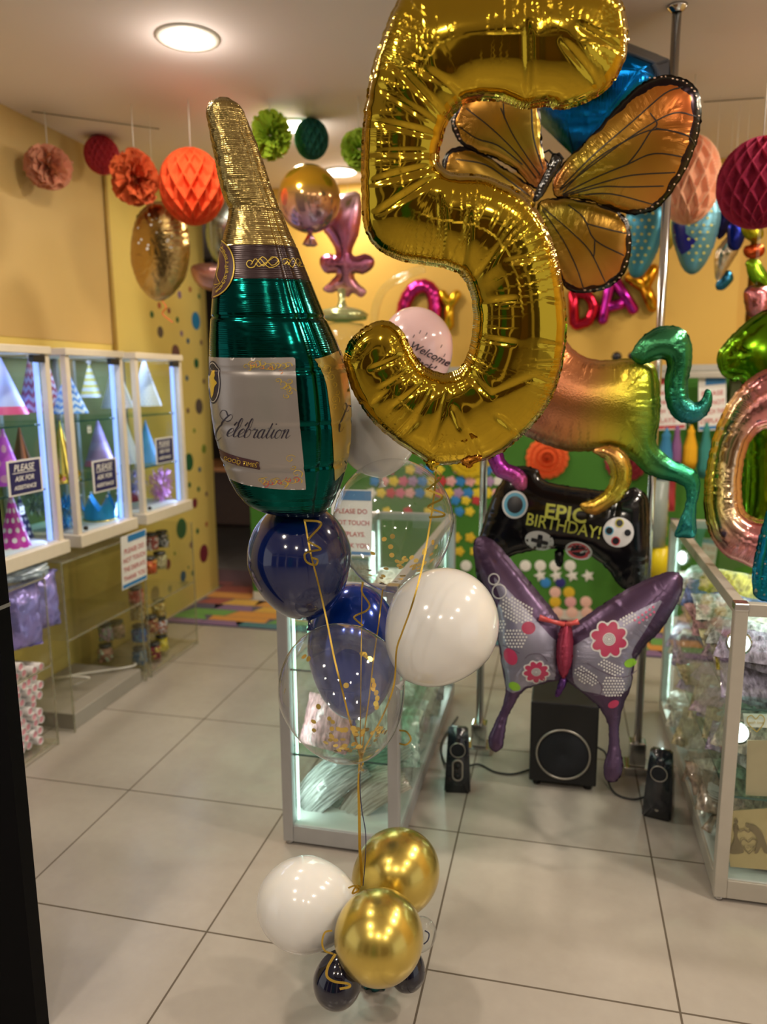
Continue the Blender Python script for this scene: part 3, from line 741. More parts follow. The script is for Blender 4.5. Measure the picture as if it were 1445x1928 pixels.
# blue crown
C_blue = plain('blue_glitter', (.02, .32, .80), .3, .3, vscale=200, var=.4)
def crown(px, py, wpx, hpx, X, mat, label, n=6):
    p = atX(px, py+hpx/2, X); q = atX(px, py-hpx/2, X); r = wpx/2*pxm(p); h = q.z-p.z
    t = thing('party_tiara', label, 'party crown', (X, p.y, p.z), 'crowns and tinsel headwear')
    V, F = [], []; K = n*12
    for i in range(K):
        a = 2*math.pi*i/K; k = abs(((i/12) % 1)-.5)*2; top = h*(.42+.58*(1-k)**1.1) if True else h
        for z, s in ((0, 1), (h*.38, 1.03), (top, 1.10)): V.append((X+r*s*math.cos(a), p.y+r*s*math.sin(a), p.z+z))
    for i in range(K):
        a, b_ = i*3, ((i+1) % K)*3
        F += [(a, b_, b_+1, a+1), (a+1, b_+1, b_+2, a+2)]
    mb = MB(); mb.add(V, F, True); mb.build('crown_band', mat, t)
    for j in range(n):
        a = 2*math.pi*(j+.5)/n; c = Vector((X+r*1.1*math.cos(a), p.y+r*1.1*math.sin(a), p.z+h))
        MB().lathe([(.001, -.006), (.006, 0), (.001, .006)], c, n=10).build('bead', M_white, t)
    MB().lathe([(r*.98, 0), (r*1.1, .004), (r*1.06, .012), (r, .012)], (X, p.y, p.z), n=30).build('fluffy_rim', F_gold, t)
crown(190, 955, 58, 50, -2.12, C_blue, 'bright blue crown with pearl tips on the floor of the middle cabinet')
def tinsel(px, py, rx, rz, X, mat, label, n=260, seed=1, ln=.04):
    p = atX(px, py, X); k = pxm(p); a, b_ = rx*k, rz*k; R = random.Random(seed); mb = MB()
    for i in range(n):
        v = Vector((R.gauss(0, 1), R.gauss(0, 1), R.gauss(0, 1))).normalized(); s = R.uniform(.45, 1)
        c = p+Vector((v.x*a*.6*s, v.y*a*s, v.z*b_*s)); d = (v+Vector((R.uniform(-1, 1), R.uniform(-1, 1), R.uniform(-1, 1)))).normalized()*ln
        q = frame_of(d)[0]*.0024; e = c+d*.5+Vector((R.uniform(-1, 1), R.uniform(-1, 1), R.uniform(-1, 1)))*.006; f2 = c+d
        mb.add([c-q, c+q, e+q, e-q, f2+q*.4, f2-q*.4], [(0, 1, 2, 3), (3, 2, 4, 5)], False)
    o = mb.build('tinsel_headband', mat); tag(o, label, 'tinsel headband', 'crowns and tinsel headwear'); return o
tinsel(120, 965, 36, 26, -2.14, foilmat('blue_tinsel', (.03, .35, .85), .3, metal=.6), 'heap of shredded bright blue tinsel in the gap beside the nearest cabinet', 420, 2)
tinsel(303, 912, 26, 26, -2.12, foilmat('pink_tinsel', (.85, .35, .75), .3, metal=.5), 'fluffy pink tinsel crown on the floor of the farthest cabinet', 420, 3)
tinsel(258, 906, 20, 26, -2.16, foilmat('lilac_tinsel', (.55, .45, .85), .3, metal=.5), 'lilac and white tinsel puff behind the farthest cabinet post', 260, 4)
tinsel(72, 940, 34, 22, -2.2, foilmat('grey_tinsel', (.25, .32, .36), .3, metal=.6), 'grey silver tinsel puff on the floor of the nearest cabinet', 300, 5)
MBo = MB().lathe([(.001, 0), (.045, .002), (.05, .02), (.03, .04), (.001, .05)], atX(245, 945, -2.14), n=24).build('red_headpiece', plain('dark_red_plush', (.22, .02, .04), .8)); tag(MBo, 'round dark red headpiece on the floor behind the farthest cabinet post', 'headpiece')
for (x, y, X, lab) in ((41, 961, -2.09, 'small white price tag on the navy dotted hat'), (168, 808, -2.05, 'small white price tag above the middle shelf of the middle cabinet')):
    p = atX(x, y, X); mb = MB(); mb.box((X, p.y-.014, p.z-.017), (X+.001, p.y+.014, p.z+.017)); mb.m = 1; mb.box((X+.0011, p.y-.008, p.z-.006), (X+.0014, p.y+.008, p.z-.003)); tag(mb.build('price_tag', [M_white, M_hinge]), lab, 'price tag')

# ------------------------------------------------------------------ clear acrylic stands under the cabinets
M_acr = glass('clear_acrylic', (.98, .98, .95), 1.3, .025, (.8, .8, .75))
M_acre = glass('acrylic_edge', (.88, .88, .80), 2.0, .28, (.75, .73, .62))
M_grey = plain('grey_plinth', (.34, .31, .27), .5)
def acrylic(ya, yb, zt, shelves, label, X=-1.96):
    t = thing('acrylic_stand', label, 'display stand', ((X0+X)/2, (ya+yb)/2, 0), 'clear acrylic floor stands')
    w = .004
    for y in (ya, yb-w): MB().box((X0+.02, y, .0), (X, y+w, zt)).build('side_panel', M_acr, t)
    for y in (ya, yb):
        MB().box((X-.006, y-.003, 0), (X, y+.003, zt)).build('edge_strip', M_acre, t)
    for z in shelves:
        s = MB().box((X0+.02, ya+w, z), (X, yb-w, z+.005)).build('shelf', M_acr, t)
        MB().box((X-.004, ya+w, z-.001), (X+.001, yb-w, z+.006)).build('shelf_edge', M_acre, s)
    return t
acrylic(2.05, 2.51, .72, (.02, .34, .70), 'nearest clear acrylic floor stand, full of pink rolls and lilac packs')
t2 = acrylic(2.62, 3.19, .74, (.40, .73), 'middle clear acrylic stand, nearly empty, with a coiled white cable')
MB().box((X0+.02, 2.64, .0), (-1.975, 3.17, .07), .004).build('plinth', M_grey, t2)
acrylic(3.24, 3.74, .70, (.02, .36), 'farthest clear acrylic stand stacked with sweet jars')
p0 = Vector((-2.15, 2.8, .082)); pts = [p0+Vector((.12*math.sin(a*1.3)*(.6+.1*a), .05*a+.07*math.cos(a), .004+.05*max(0, math.sin(a*.8)))) for a in np.linspace(0, 6.5, 30)]
o = MB().tube(pts, .0045, 8).build('white_cable', plain('white_plastic', (.75, .73, .68), .4)); tag(o, 'coiled white cable lying in the bottom of the empty acrylic stand', 'cable')
# pink-ended rolls
M_rollw = plain('roll_white_paper', (.78, .74, .74), .6); M_rollp = plain('roll_pink_end', (.80, .34, .42), .55)
base = None; R = random.Random(11); idx = 0
for row in range(10):
    for col in range(11):
        y = 2.08+col*.0405+(row % 2)*.019+R.uniform(-.004, .004); z = .045+row*.037+R.uniform(-.003, .003)
        if y > 2.485 or (row == 9 and col > 7): continue
        xx = -2.0+R.uniform(-.012, .012)
        if base is None:
            base = thing('streamer_roll', 'white party popper tube with a pink end, packed in the nearest acrylic stand', 'party popper', (xx, y, z), 'pink ended tubes in the nearest stand')
            MB().lathe([(.0, -.14), (.0165, -.14), (.017, 0), (.0145, .001), (.013, -.003)], (xx, y, z), (1, 0, 0), n=18).build('tube', M_rollw, base)
            MB().disc((xx-.002, y, z), (1, 0, 0), .0125, 18).build('end_cap', M_rollp, base)
        else: copy_thing(base, (xx, y, z))
def packet(c, sx, sz, nrm, mat, label, group, seed=0, puff=.012, name='cellophane_packet', cat='packet'):
    """a soft sealed bag: crumpled pillow."""
    n = Vector(nrm).normalized(); x = Vector((0, 0, 1)).cross(n); x = x.normalized() if x.length > .05 else Vector((1, 0, 0)); y = n.cross(x)
    R = np.random.RandomState(seed); K = 12; V, F, uv = [], [], []
    for s in (1, -1):
        for i in range(K+1):
            for j in range(K+1):
                a, b_ = i/K*2-1, j/K*2-1; h = puff*((1-a**4)*(1-b_**4))**.7*s+R.randn()*puff*.14
                V.append(Vector(c)+x*(a*sx/2)+y*(b_*sz/2)+n*h); uv.append((i/K*.12, (b_+a)*.16))
    for s in (0, 1):
        o_ = s*(K+1)**2
        for i in range(K):
            for j in range(K):
                q = (o_+i*(K+1)+j, o_+(i+1)*(K+1)+j, o_+(i+1)*(K+1)+j+1, o_+i*(K+1)+j+1); F.append(q if s == 0 else q[::-1])
    mb = MB(); mb.add(V, F, True, uv); return tag(mb.build(name, mat), label, cat, group)
M_lilpk = foilmat('lilac_iridescent_wrap', (.38, .34, .85), .25, 1.0, crumple=1.5, metal=.5, irid=.06)
M_sky = plain('pale_blue_wrap', (.55, .68, .95), .2, .3, var=.3, vscale=50, bumps=.6)
for (x, y, sx, sz, mt, lab, sd) in ((40, 1160, .15, .26, M_lilpk, 'lilac iridescent pack hanging in the nearest acrylic stand', 1), (75, 1130, .14, .24, M_lilpk, 'violet shiny pack behind the front lilac pack in the nearest stand', 2),
                                (38, 1080, .22, .05, M_sky, 'pale blue cellophane pack lying on top of the nearest acrylic stand', 3)):
    packet(atX(x, y, -2.04), sx, sz, (1, -.5, 0), mt, lab, 'packs in the nearest stand', sd, .055)
# jars
M_jar = glass('jar_plastic', (.97, .98, .97), 1.6); M_lidb = plain('jar_lid', (.05, .05, .05), .4)
def jar(px, py, X, col, label, lid=M_lidb, r=.037, h=.085, sd=0, col2=None):
    p = atX(px, py, X); t = thing('sweet_jar', label, 'jar', (X, p.y, p.z), 'stacked sweet jars'); mc = plain('sweets_'+label.split(' jar')[0].replace(' ', '_'), col, .35)
    mc2 = plain('sweets2_'+label.split(' jar')[0].replace(' ', '_'), col2 or tuple(min(1, x*1.8+.1) for x in col), .35)
    MB().lathe([(0, 0), (r, 0), (r, h*.86), (r*.82, h*.93), (r*.82, h)], (X, p.y, p.z), n=28).build('jar_body', M_jar, t)
    MB().lathe([(r*.84, h*.93), (r*.86, h*1.06), (0, h*1.06)], (X, p.y, p.z), n=28).build('jar_lid', lid, t)
    MB().lathe([(0, .004), (r*.72, .004), (r*.72, h*.82), (0, h*.82)], (X, p.y, p.z), n=20).build('filling', mc, t)['kind'] = 'stuff'
    R = random.Random(sd); mb = MB()
    for k in range(90):
        a = R.uniform(0, 6.28); q = R.uniform(.7, .86)*r; c = (X+q*math.cos(a), p.y+q*math.sin(a), p.z+R.uniform(.006, h*.8)); mb.m = R.randint(0, 1)
        s = R.uniform(.006, .009); mb.lathe([(0, -s), (s*.8, -s*.6), (s, 0), (s*.8, s*.6), (0, s)], c, (R.uniform(-1, 1), R.uniform(-1, 1), 1), n=7)
    s = mb.build('sweets', [mc, mc2], t); s['kind'] = 'stuff'
JG = [(264, 1250, (.03, .15, .40), 'dark blue and grey sweets jar, bottom of the left jar stack', (.3, .35, .4)), (263, 1208, (.02, .10, .45), 'bright blue sweets jar, second from the floor in the left jar stack', (.05, .3, .7)),
      (260, 1166, (.45, .30, .10), 'amber sweets jar, third from the floor in the left jar stack', (.6, .5, .3)), (257, 1137, (.55, .04, .05), 'red sweets jar, topmost of the left jar stack', (.8, .3, .3)),
      (292, 1240, (.35, .02, .06), 'dark red sweets jar, bottom of the middle jar stack', (.6, .45, .1)), (305, 1225, (.75, .62, .02), 'bright yellow sweets jar, bottom of the right jar stack', (.9, .8, .2)),
      (303, 1192, (.55, .20, .12), 'white blue and red sweets jar above the yellow one', (.75, .75, .85)), (300, 1158, (.55, .38, .08), 'golden sweets jar, topmost of the right jar stack', (.75, .65, .3)),
      (286, 1190, (.40, .12, .06), 'brown sweets jar in the middle of the middle jar stack', (.6, .4, .2)),
      (283, 1080, (.70, .13, .03), 'orange sweets jar on the upper shelf beside the blue notice', (.8, .4, .1)), (302, 1070, (.50, .46, .25), 'pale gold sweets jar on the upper shelf of the farthest stand', (.7, .65, .4)),
      (286, 1035, (.45, .10, .08), 'red and white sweets jar, top of the upper shelf stack', (.75, .7, .7)), (306, 1030, (.12, .13, .13), 'charcoal and silver sweets jar, top right of the upper shelf', (.5, .5, .5)),
      (200, 1245, (.60, .33, .25), 'peach sweets jar behind the empty acrylic stand', (.5, .65, .5)), (222, 1200, (.55, .42, .3), 'pale pink sweets jar seen through the empty stand', (.75, .5, .45)), (200, 1205, (.35, .45, .38), 'mint and lilac sweets jar seen through the empty stand', (.5, .35, .5))]
for i, (x, y, c_, lab, c2_) in enumerate(JG): jar(x, y, -2.06 if x > 240 else -2.2, c_, lab, sd=i, col2=c2_)
# white and blue notice on the acrylic stand
def poster(name, a, b_, c, d, label, header, lines, parent=None, hdr=.16, textcol=None, foot=.0, cat='sign', size=.12, group=None):
    """a, b_, c, d: lower left, lower right, upper right, upper left corners."""
    a, b_, c, d = (Vector(v) for v in (a, b_, c, d)); n = (b_-a).cross(d-a).normalized(); r = (b_-a); u = (d-a)
    t = thing(name, label, cat, a, group)
    mb = MB(); mb.add([a, b_, c, d, a-n*.003, b_-n*.003, c-n*.003, d-n*.003], [(0, 1, 2, 3), (7, 6, 5, 4), (0, 4, 5, 1), (1, 5, 6, 2), (2, 6, 7, 3), (3, 7, 4, 0)], False); mb.build('card', M_white, t)
    L = lambda s, v: a+r*s+u*v+n*.0008
    MB().quad(L(.25, 1-hdr), L(.98, 1-hdr), L(.98, .985), L(.25, .985)).build('header_band', header, t)
    if foot: MB().quad(L(.02, .02), L(.98, .02), L(.98, foot), L(.02, foot)).build('footer_band', header, t)
    mb = MB(); h = u.length; w = r.length
    for i, tx in enumerate(lines):
        V, F = text_mesh(tx, h*size, bold=h*.001); ww = max(v.x for v in V)-min(v.x for v in V); k = min(1, w*.88/ww)
        base_ = L(.5, 1-hdr-.06-(i+.8)*(1-hdr-.08-foot)/len(lines))+n*.0006
        mb.add([base_+r.normalized()*v.x*k+u.normalized()*v.y for v in V], F, False)
    mb.build('lettering', textcol, t); return t
M_bluep = plain('blue_print', (.03, .20, .48), .5); M_redt = plain('red_print', (.55, .06, .07), .5)
poster('hanging_notice', atX(231, 1112, -1.94), atX(277, 1090, -1.93), atX(275, 995, -1.93), atX(228, 1012, -1.94), 'white notice with blue bands hanging on the farthest acrylic stand', M_bluep,
       ['PLEASE DO', 'NOT TOUCH', 'THE DISPLAYS', 'THANK YOU'], textcol=M_redt, foot=.09, hdr=.14, size=.13)
# ------------------------------------------------------------------ glass counters
M_cnt = plain('counter_aluminium', (.42, .42, .43), .38, .35)
M_cntw = plain('warm_counter_aluminium', (.50, .47, .41), .38, .35)
M_chr = plain('chrome', (.62, .62, .62), .16, 1.0)
M_strip = emit('mint_led_strip', (.70, 1.0, .90), 1.4)
M_base = plain('counter_deck', (.55, .60, .58), .4)
def counter(x0, x1, y0, y1, h, mat, label, shelves, strips, power):
    t = thing('glass_counter', label, 'display counter', ((x0+x1)/2, (y0+y1)/2, 0), 'aluminium framed glass counters')
    w = .034; g = .012
    for (x, y) in ((x0, y0), (x1-w, y0), (x0, y1-w), (x1-w, y1-w)):
        MB().box((x, y, g), (x+w, y+w, h), .003).build('post', mat, t)
        MB().cyl((x+w/2, y+w/2, 0), (x+w/2, y+w/2, g), .012, 14).build('foot', M_chr, t)
        MB().box((x-.0015, y-.0015, h-.02), (x+w+.0015, y+w+.0015, h+.0015), .003).build('corner_cap', M_chr, t)
    for z0, z1, nm_ in ((g, g+.055, 'bottom_rail'), (h-.034, h, 'top_rail')):
        MB().box((x0+w, y0+.002, z0), (x1-w, y0+w-.004, z1), .002).build(nm_, mat, t)
        MB().box((x0+w, y1-w+.004, z0), (x1-w, y1-.002, z1), .002).build(nm_, mat, t)
        MB().box((x0+.002, y0+w, z0), (x0+w-.004, y1-w, z1), .002).build(nm_, mat, t)
        MB().box((x1-w+.004, y0+w, z0), (x1-.002, y1-w, z1), .002).build(nm_, mat, t)
    MB().box((x0+.01, y0+.01, g+.045), (x1-.01, y1-.01, g+.056)).build('deck', M_base, t)
    MB().box((x0+.004, y0+.004, h-.006), (x1-.004, y1-.004, h-.0005)).build('glass_top', M_glass, t)
    MB().box((x0+w, y0+.014, g+.055), (x1-w, y0+.018, h-.034)).build('end_pane', M_glass, t)
    MB().box((x0+.012, y0+w, g+.055), (x0+.016, y1-w, h-.034)).build('side_pane', M_glass, t)
    MB().box((x1-.016, y0+w, g+.055), (x1-.012, y1-w, h-.034)).build('side_pane', M_glass, t)
    for z in shelves:
        s = MB().box((x0+.02, y0+.022, z), (x1-.02, y1-.03, z+.005)).build('shelf', M_glassg, t)
        MB().box((x0+.02, y0+.0195, z-.0005), (x1-.02, y0+.0215, z+.0055)).box((x0+.0175, y0+.022, z), (x0+.0195, y1-.03, z+.005)).build('shelf_edge', M_edge, s)
    for (x, y) in strips:
        MB().box((x-.003, y-.004, g+.06), (x+.003, y+.004, h-.036)).build('led_strip', M_strip, t)
        area('strip_glow', (x, y, h*.5), ((x0+x1)/2-x, (y0+y1)/2-y, 0), .02, h*.8, power, MINT, t)
    area('under_top_glow', ((x0+x1)/2, (y0+y1)/2, h-.04), (0, 0, -1), (x1-x0)*.6, (y1-y0)*.8, power*1.5, MINT, t)
    return t
CX0, CX1, CY0, CY1, CH = -.822, -.445, 2.07, 3.32, .87
tc1 = counter(CX0, CX1, CY0, CY1, CH, M_cnt, 'glass counter with grey frame standing behind the balloon bouquet', (.30, .58), [(CX0+.042, CY0+.034), (CX1-.042, CY1-.042), (CX0+.03, CY1-.042)], P_CNT)
RX0, RX1, RY0, RY1, RH = .463, 1.10, 2.083, 3.36, .872
tc2 = counter(RX0, RX1, RY0, RY1, RH, M_cntw, 'long glass counter with warm grey frame at the right edge', (.31, .57), [(RX0+.03, RY1-.045), (RX1-.05, RY0+.06)], P_CNT*1.5)
M_bulb = emit('led_spot_face', (.85, 1, .97), 6)
def spot(parent, p, d, bright=True):
    p = Vector(p); d = Vector(d).normalized(); s = MB().lathe([(.0, -.03), (.010, -.03), (.012, -.004), (.030, 0), (.034, .004), (.028, .006)], p, d, n=26).build('spot_lamp', M_chr, parent)
    MB().disc(p+d*.0065, d, .027, 24).build('lamp_face', M_bulb, s)
spot(tc2, atY(1392, 1210, 2.16), (-.2, -1, .25)); spot(tc2, atY(1390, 1378, 2.16), (-.2, -1, .15)); spot(tc1, atY(722, 1458, 2.25), (-.3, -1, .1)); spot(tc2, atX(1287, 1050, .50), (-.9, -.6, .1))
# packets on the shelves
def streak(name, a, b_):
    m, nt, b = newmat(name); uv = N(nt, 'ShaderNodeUVMap'); uv.uv_map = 'UVMap'; mp = N(nt, 'ShaderNodeMapping'); mp.inputs['Scale'].default_value = (130, 14, 1); nt.links.new(uv.outputs[0], mp.inputs[0])
    f = math_(nt, 'MULTIPLY', math_(nt, 'SUBTRACT', noise(nt, 1, 4, mp.outputs[0], .6), .36), 3.2, True); nt.links.new(mixc(nt, f, a, b_), b.inputs['Base Color']); b.inputs['Roughness'].default_value = .25; b.inputs['Coat Weight'].default_value = .5
    bump(nt, b, f, .6, .006); return m
PK = [streak('wrap_'+n, tuple(x*.30 for x in c), tuple(min(1, x*1.25+.06) for x in c)) for n, c in (('silver', (.62, .66, .66)), ('mint', (.45, .65, .55)), ('pink', (.72, .38, .42)), ('rose', (.55, .40, .50)), ('straw', (.60, .52, .28)), ('lilac', (.48, .40, .60)), ('leaf', (.14, .26, .10)), ('cream', (.70, .66, .55)), ('brown', (.34, .25, .17)), ('grey', (.30, .32, .32)), ('yellow', (.75, .62, .05)), ('blue', (.10, .18, .50)))]
PKN = 'silver mint pink rose straw lilac green cream brown grey yellow blue'.split()
R = random.Random(5)
# centre counter: bags of artificial leaves leaning at the bottom
SK = {9: streak('grey_leaf_wrap', (.10, .11, .10), (.62, .66, .64)), 6: streak('green_leaf_wrap', (.03, .08, .03), (.30, .45, .28)), 1: streak('mint_leaf_wrap', (.06, .14, .09), (.72, .88, .80)), 0: streak('silver_leaf_wrap', (.12, .2, .16), (.80, .92, .88)), 7: streak('cream_leaf_wrap', (.30, .26, .2), (.75, .74, .66))}
def leaf_bag(c, ln, wd, tilt, yawd, mi, label, seed):
    d = Vector((math.cos(tilt)*math.cos(yawd), math.cos(tilt)*math.sin(yawd), math.sin(tilt))); n = d.cross(Vector((0, 1, 0))).cross(d).normalized() if False else Vector((-d.z*.2, -1, d.x*.5)).normalized()
    n = (n-d*n.dot(d)).normalized(); y = n.cross(d); R_ = np.random.RandomState(seed); V, F, uv = [], [], []; A, B_ = 16, 7
    for s in (1, -1):
        for i in range(A+1):
            for j in range(B_+1):
                a, b_ = i/A*2-1, j/B_*2-1; h = .018*((1-a**4)*(1-b_*b_))**.6*s+R_.randn()*.0025+.006*math.sin(b_*9+a*3)*(1-b_*b_)
                V.append(Vector(c)+d*(a*ln/2)+y*(b_*wd/2*(1-.25*a*a))+n*h+Vector((0, 0, -.03*a*a)))
                uv.append((b_*.1, a*.1))
    for s in (0, 1):
        o_ = s*(A+1)*(B_+1)
        for i in range(A):
            for j in range(B_): q = (o_+i*(B_+1)+j, o_+(i+1)*(B_+1)+j, o_+(i+1)*(B_+1)+j+1, o_+i*(B_+1)+j+1); F.append(q if s == 0 else q[::-1])
    mb = MB(); mb.add(V, F, True, uv); return tag(mb.build('leaf_bag', SK[mi]), label, 'packet', 'bags in the centre counter')
leaf_bag((-.70, 2.19, .17), .30, .13, .72, .1, 9, 'grey wrapped bag leaning at the lower left of the centre counter', 1)
leaf_bag((-.665, 2.28, .185), .27, .12, .85, .1, 6, 'green leafy bag leaning in the centre counter', 2)
leaf_bag((-.62, 2.23, .165), .31, .13, .74, .1, 1, 'mint coloured clear bag in the middle of the centre counter bottom', 3)
leaf_bag((-.58, 2.33, .185), .28, .14, .80, .1, 0, 'silvery bag behind the mint bag in the centre counter', 4)
leaf_bag((-.555, 2.20, .155), .26, .12, .66, .1, 7, 'pale cream bag leaning at the lower right of the centre counter', 5)
for i in range(7):
    mi = [0, 1, 0, 7, 3, 1, 0][i]; packet((-.64+R.uniform(-.03, .03), 2.45+i*.11, .12+R.uniform(0, .02)), .32, .18, (R.uniform(-.1, .1), -.6, .8), PK[mi], '%s packet in the bottom row of the centre counter, number %d back' % (PKN[mi], i+1) if False else '%s cellophane packet stacked deep in the bottom of the centre counter' % PKN[mi], 'packets deep in the centre counter', i, .02)
    mi = [1, 7, 0, 1, 7, 0, 3][i]; packet((-.62+R.uniform(-.03, .03), 2.40+i*.12, .20+R.uniform(0, .02)), .30, .18, (R.uniform(-.3, .2), -.7, .7), PK[mi], '%s cellophane packet stacked deep in the bottom of the centre counter' % PKN[mi], 'packets deep in the centre counter', 60+i, .02)
packet((-.69, 2.15, .39), .18, .16, (-.3, -1, .5), PK[2], 'pink packet on the middle shelf of the centre counter', 'bags in the centre counter', 21, .02)
packet((-.56, 2.19, .40), .20, .18, (.2, -1, .4), PK[1], 'mint packet beside the pink one on the middle shelf', 'bags in the centre counter', 22, .02)
for i in range(6):
    mi = [0, 7, 1, 0, 3, 7][i]; packet((-.63+R.uniform(-.03, .03), 2.35+i*.14, .34+.29*(i % 2)), .28, .16, (R.uniform(-.2, .2), -.3, 1), PK[mi], '%s cellophane packet lying on a shelf deep in the centre counter' % PKN[mi], 'packets deep in the centre counter', 40+i, .016)
# right counter: layered packets along both upper shelves, boards below
k = 0
for z, n_, zz in ((.578, 11, .03), (.618, 10, .03), (.655, 8, .03), (.318, 11, .03), (.36, 9, .03), (.07, 10, .02), (.11, 8, .02)):
    for i in range(n_):
        y = 2.24+i*.10; 
        for xx in (.60, .84):
            mi = R.choice([0, 1, 2, 3, 4, 5, 7, 7, 0, 10, 11, 2]) if z > .5 else (R.choice([0, 1, 3, 5, 7, 4]) if z > .2 else R.choice([8, 4, 7, 7, 0]))
            lay = R.randint(0, 2)*.02
            packet((xx+R.uniform(-.02, .02), y, z+.025+lay), .25, .14, (R.uniform(-.5, .1), R.uniform(-.7, -.1), 1), PK[mi],
                   '%s cellophane packet on the %s of the right counter' % (PKN[mi], 'top shelf' if z > .5 else ('middle shelf' if z > .2 else 'bottom')), 'packets stacked in the right counter', 100+k, .02); k += 1
def board(a, b_, c, d, mat, name, label, cat, th=.004):
    a, b_, c, d = (Vector(v) for v in (a, b_, c, d)); n = (b_-a).cross(d-a).normalized()
    mb = MB(); mb.add([a, b_, c, d, a-n*th, b_-n*th, c-n*th, d-n*th], [(0, 1, 2, 3), (7, 6, 5, 4), (0, 4, 5, 1), (1, 5, 6, 2), (2, 6, 7, 3), (3, 7, 4, 0)], False)
    o = mb.build(name, mat); return tag(o, label, cat), n
M_kraft = plain('kraft_card', (.46, .37, .24), .6); M_goldc = plain('gold_mirror_card', (.62, .50, .28), .3, .6); M_sil = plain('brown_silhouette', (.22, .16, .09), .5)
board(atY(1405, 1498, 2.118), atY(1470, 1500, 2.118), atY(1470, 1395, 2.13), atY(1408, 1394, 2.13), M_kraft, 'gift_card', 'plain brown kraft card standing on the middle shelf of the right counter', 'card')
board(atY(1376, 1632, 2.114), atY(1470, 1640, 2.114), atY(1470, 1520, 2.135), atY(1364, 1528, 2.135), M_goldc, 'cake_board', 'gold mirrored card with a kneeling couple silhouette in the right counter', 'card')
plane = lambda P, off: [atY(x, y, 2.112-off+.0016*0+.021*(1636-y)/110.) for x, y in P]
mb = MB()
decal(plane, [ell(1387, 1547, 4, 4.6)], 3, .003, mb); decal(plane, [catmull([(1384, 1553), (1391, 1554), (1391, 1566), (1389, 1574), (1396, 1590), (1401, 1606), (1372, 1606), (1381, 1588), (1385, 1573), (1382, 1564)], 3, True)], 3, .003, mb)
stroke(plane, [(1389, 1557), (1394, 1565), (1404, 1562)], 2.2, mb, .003)
decal(plane, [ell(1409, 1555, 4.2, 4)], 3, .003, mb); decal(plane, [catmull([(1412, 1553), (1424, 1556), (1436, 1568), (1442, 1584), (1450, 1606), (1440, 1606), (1434, 1594), (1428, 1606), (1421, 1606), (1428, 1588), (1424, 1574), (1414, 1564)], 3, True)], 3, .003, mb)
stroke(plane, [(1415, 1562), (1410, 1567), (1403, 1563)], 2.2, mb, .003)
stroke(plane, [(1411, 1608), (1398, 1594), (1396, 1585), (1402, 1580), (1410, 1586), (1418, 1580), (1426, 1584), (1425, 1594), (1411, 1608)], 2, mb, .0034, smooth=3)
text_on(mb, plane, 'Love', 1411, 1597, 11, off=.0036, shear=.3)
o = mb.build('silhouette_print', M_sil); o.parent = bpy.data.objects['cake_board']; o.location = o.location-bpy.data.objects['cake_board'].location
o, n = board(atY(1404, 1368, 2.13), atY(1470, 1372, 2.13), atY(1470, 1345, 2.14), atY(1400, 1343, 2.14), M_white, 'greeting_card', 'white card with a gold script heart below the upper shelf of the right counter', 'card')
mb = MB(); pl2 = lambda P, off: [atY(x, y, 2.128-off) for x, y in P]
stroke(pl2, [(1426, 1378), (1410, 1364), (1408, 1352), (1416, 1347), (1424, 1354), (1432, 1346), (1440, 1352), (1438, 1364), (1426, 1378)], 1.8, mb, .001, smooth=3); text_on(mb, pl2, 'with love', 1424, 1363, 8, off=.001, shear=.3)
q = mb.build('gold_script', plain('gold_ink', (.7, .5, .1), .3, .5)); q.parent = o; q.location = q.location-o.location
for i in range(5):
    o = MB().box((.62, 2.125, .072+i*.006), (.80, 2.25, .0765+i*.006), .001).build('napkin', PK[2]); tag(o, 'pink paper napkin, in a low stack at the bottom of the right counter', 'napkin', 'stack of pink napkins')
for i in range(16):
    o = MB().lathe([(.0, 0), (.028, 0), (.036, .006), (.030, .0065), (0, .002)], (.52, 2.36, .075+i*.008), n=24).build('paper_bowl', plain('white_paper', (.75, .75, .70), .6)); tag(o, 'white paper bowl in the tall stack at the left of the right counter', 'bowl', 'stack of white paper bowls')
# sign on the centre counter
a_ = atY(640, 1092, 2.42); b_ = atY(700, 1092, 2.42); a_.z = b_.z = CH+.001
hgt = atY(700, 925, 2.42).z-CH
poster('counter_notice', a_+Vector((-.03, 0, 0)), b_, b_+Vector((0, .02, hgt)), a_+Vector((-.03, .02, hgt)), 'white notice with blue bands standing on the centre counter behind the clear balloon', M_bluep,
       ['PLEASE DO', 'NOT TOUCH', 'DISPLAYS.', 'THANK YOU'], textcol=M_redt, foot=.07, hdr=.16, size=.10)

# ------------------------------------------------------------------ chrome poles
for (x, y, lab) in ((-.277, 2.83, 'chrome floor to ceiling pole left of the subwoofer'), (.318, 2.80, 'chrome floor to ceiling pole right of the subwoofer')):
    t = thing('chrome_pole', lab, 'pole', (x, y, 0), 'chrome display poles')
    mb = MB(); mb.cyl((x, y, .10), (x, y, CEIL-.004), .0145, 20); mb.build('tube', M_chr, t)
    mb = MB(); mb.box((x-.045, y-.045, 0), (x+.045, y+.045, .028), .004); mb.box((x-.03, y-.03, .028), (x+.03, y+.03, .12), .006); mb.build('base_clamp', M_chr, t)
    MB().lathe([(.0, 0), (.032, 0), (.03, -.008), (.0155, -.02)], (x, y, CEIL-.0005), n=24).build('ceiling_flange', M_chr, t)
    MB().lathe([(.0150, -.012), (.020, -.010), (.020, .010), (.0150, .012)], (x, y, 2.29), n=20).build('collar', M_chr, t)

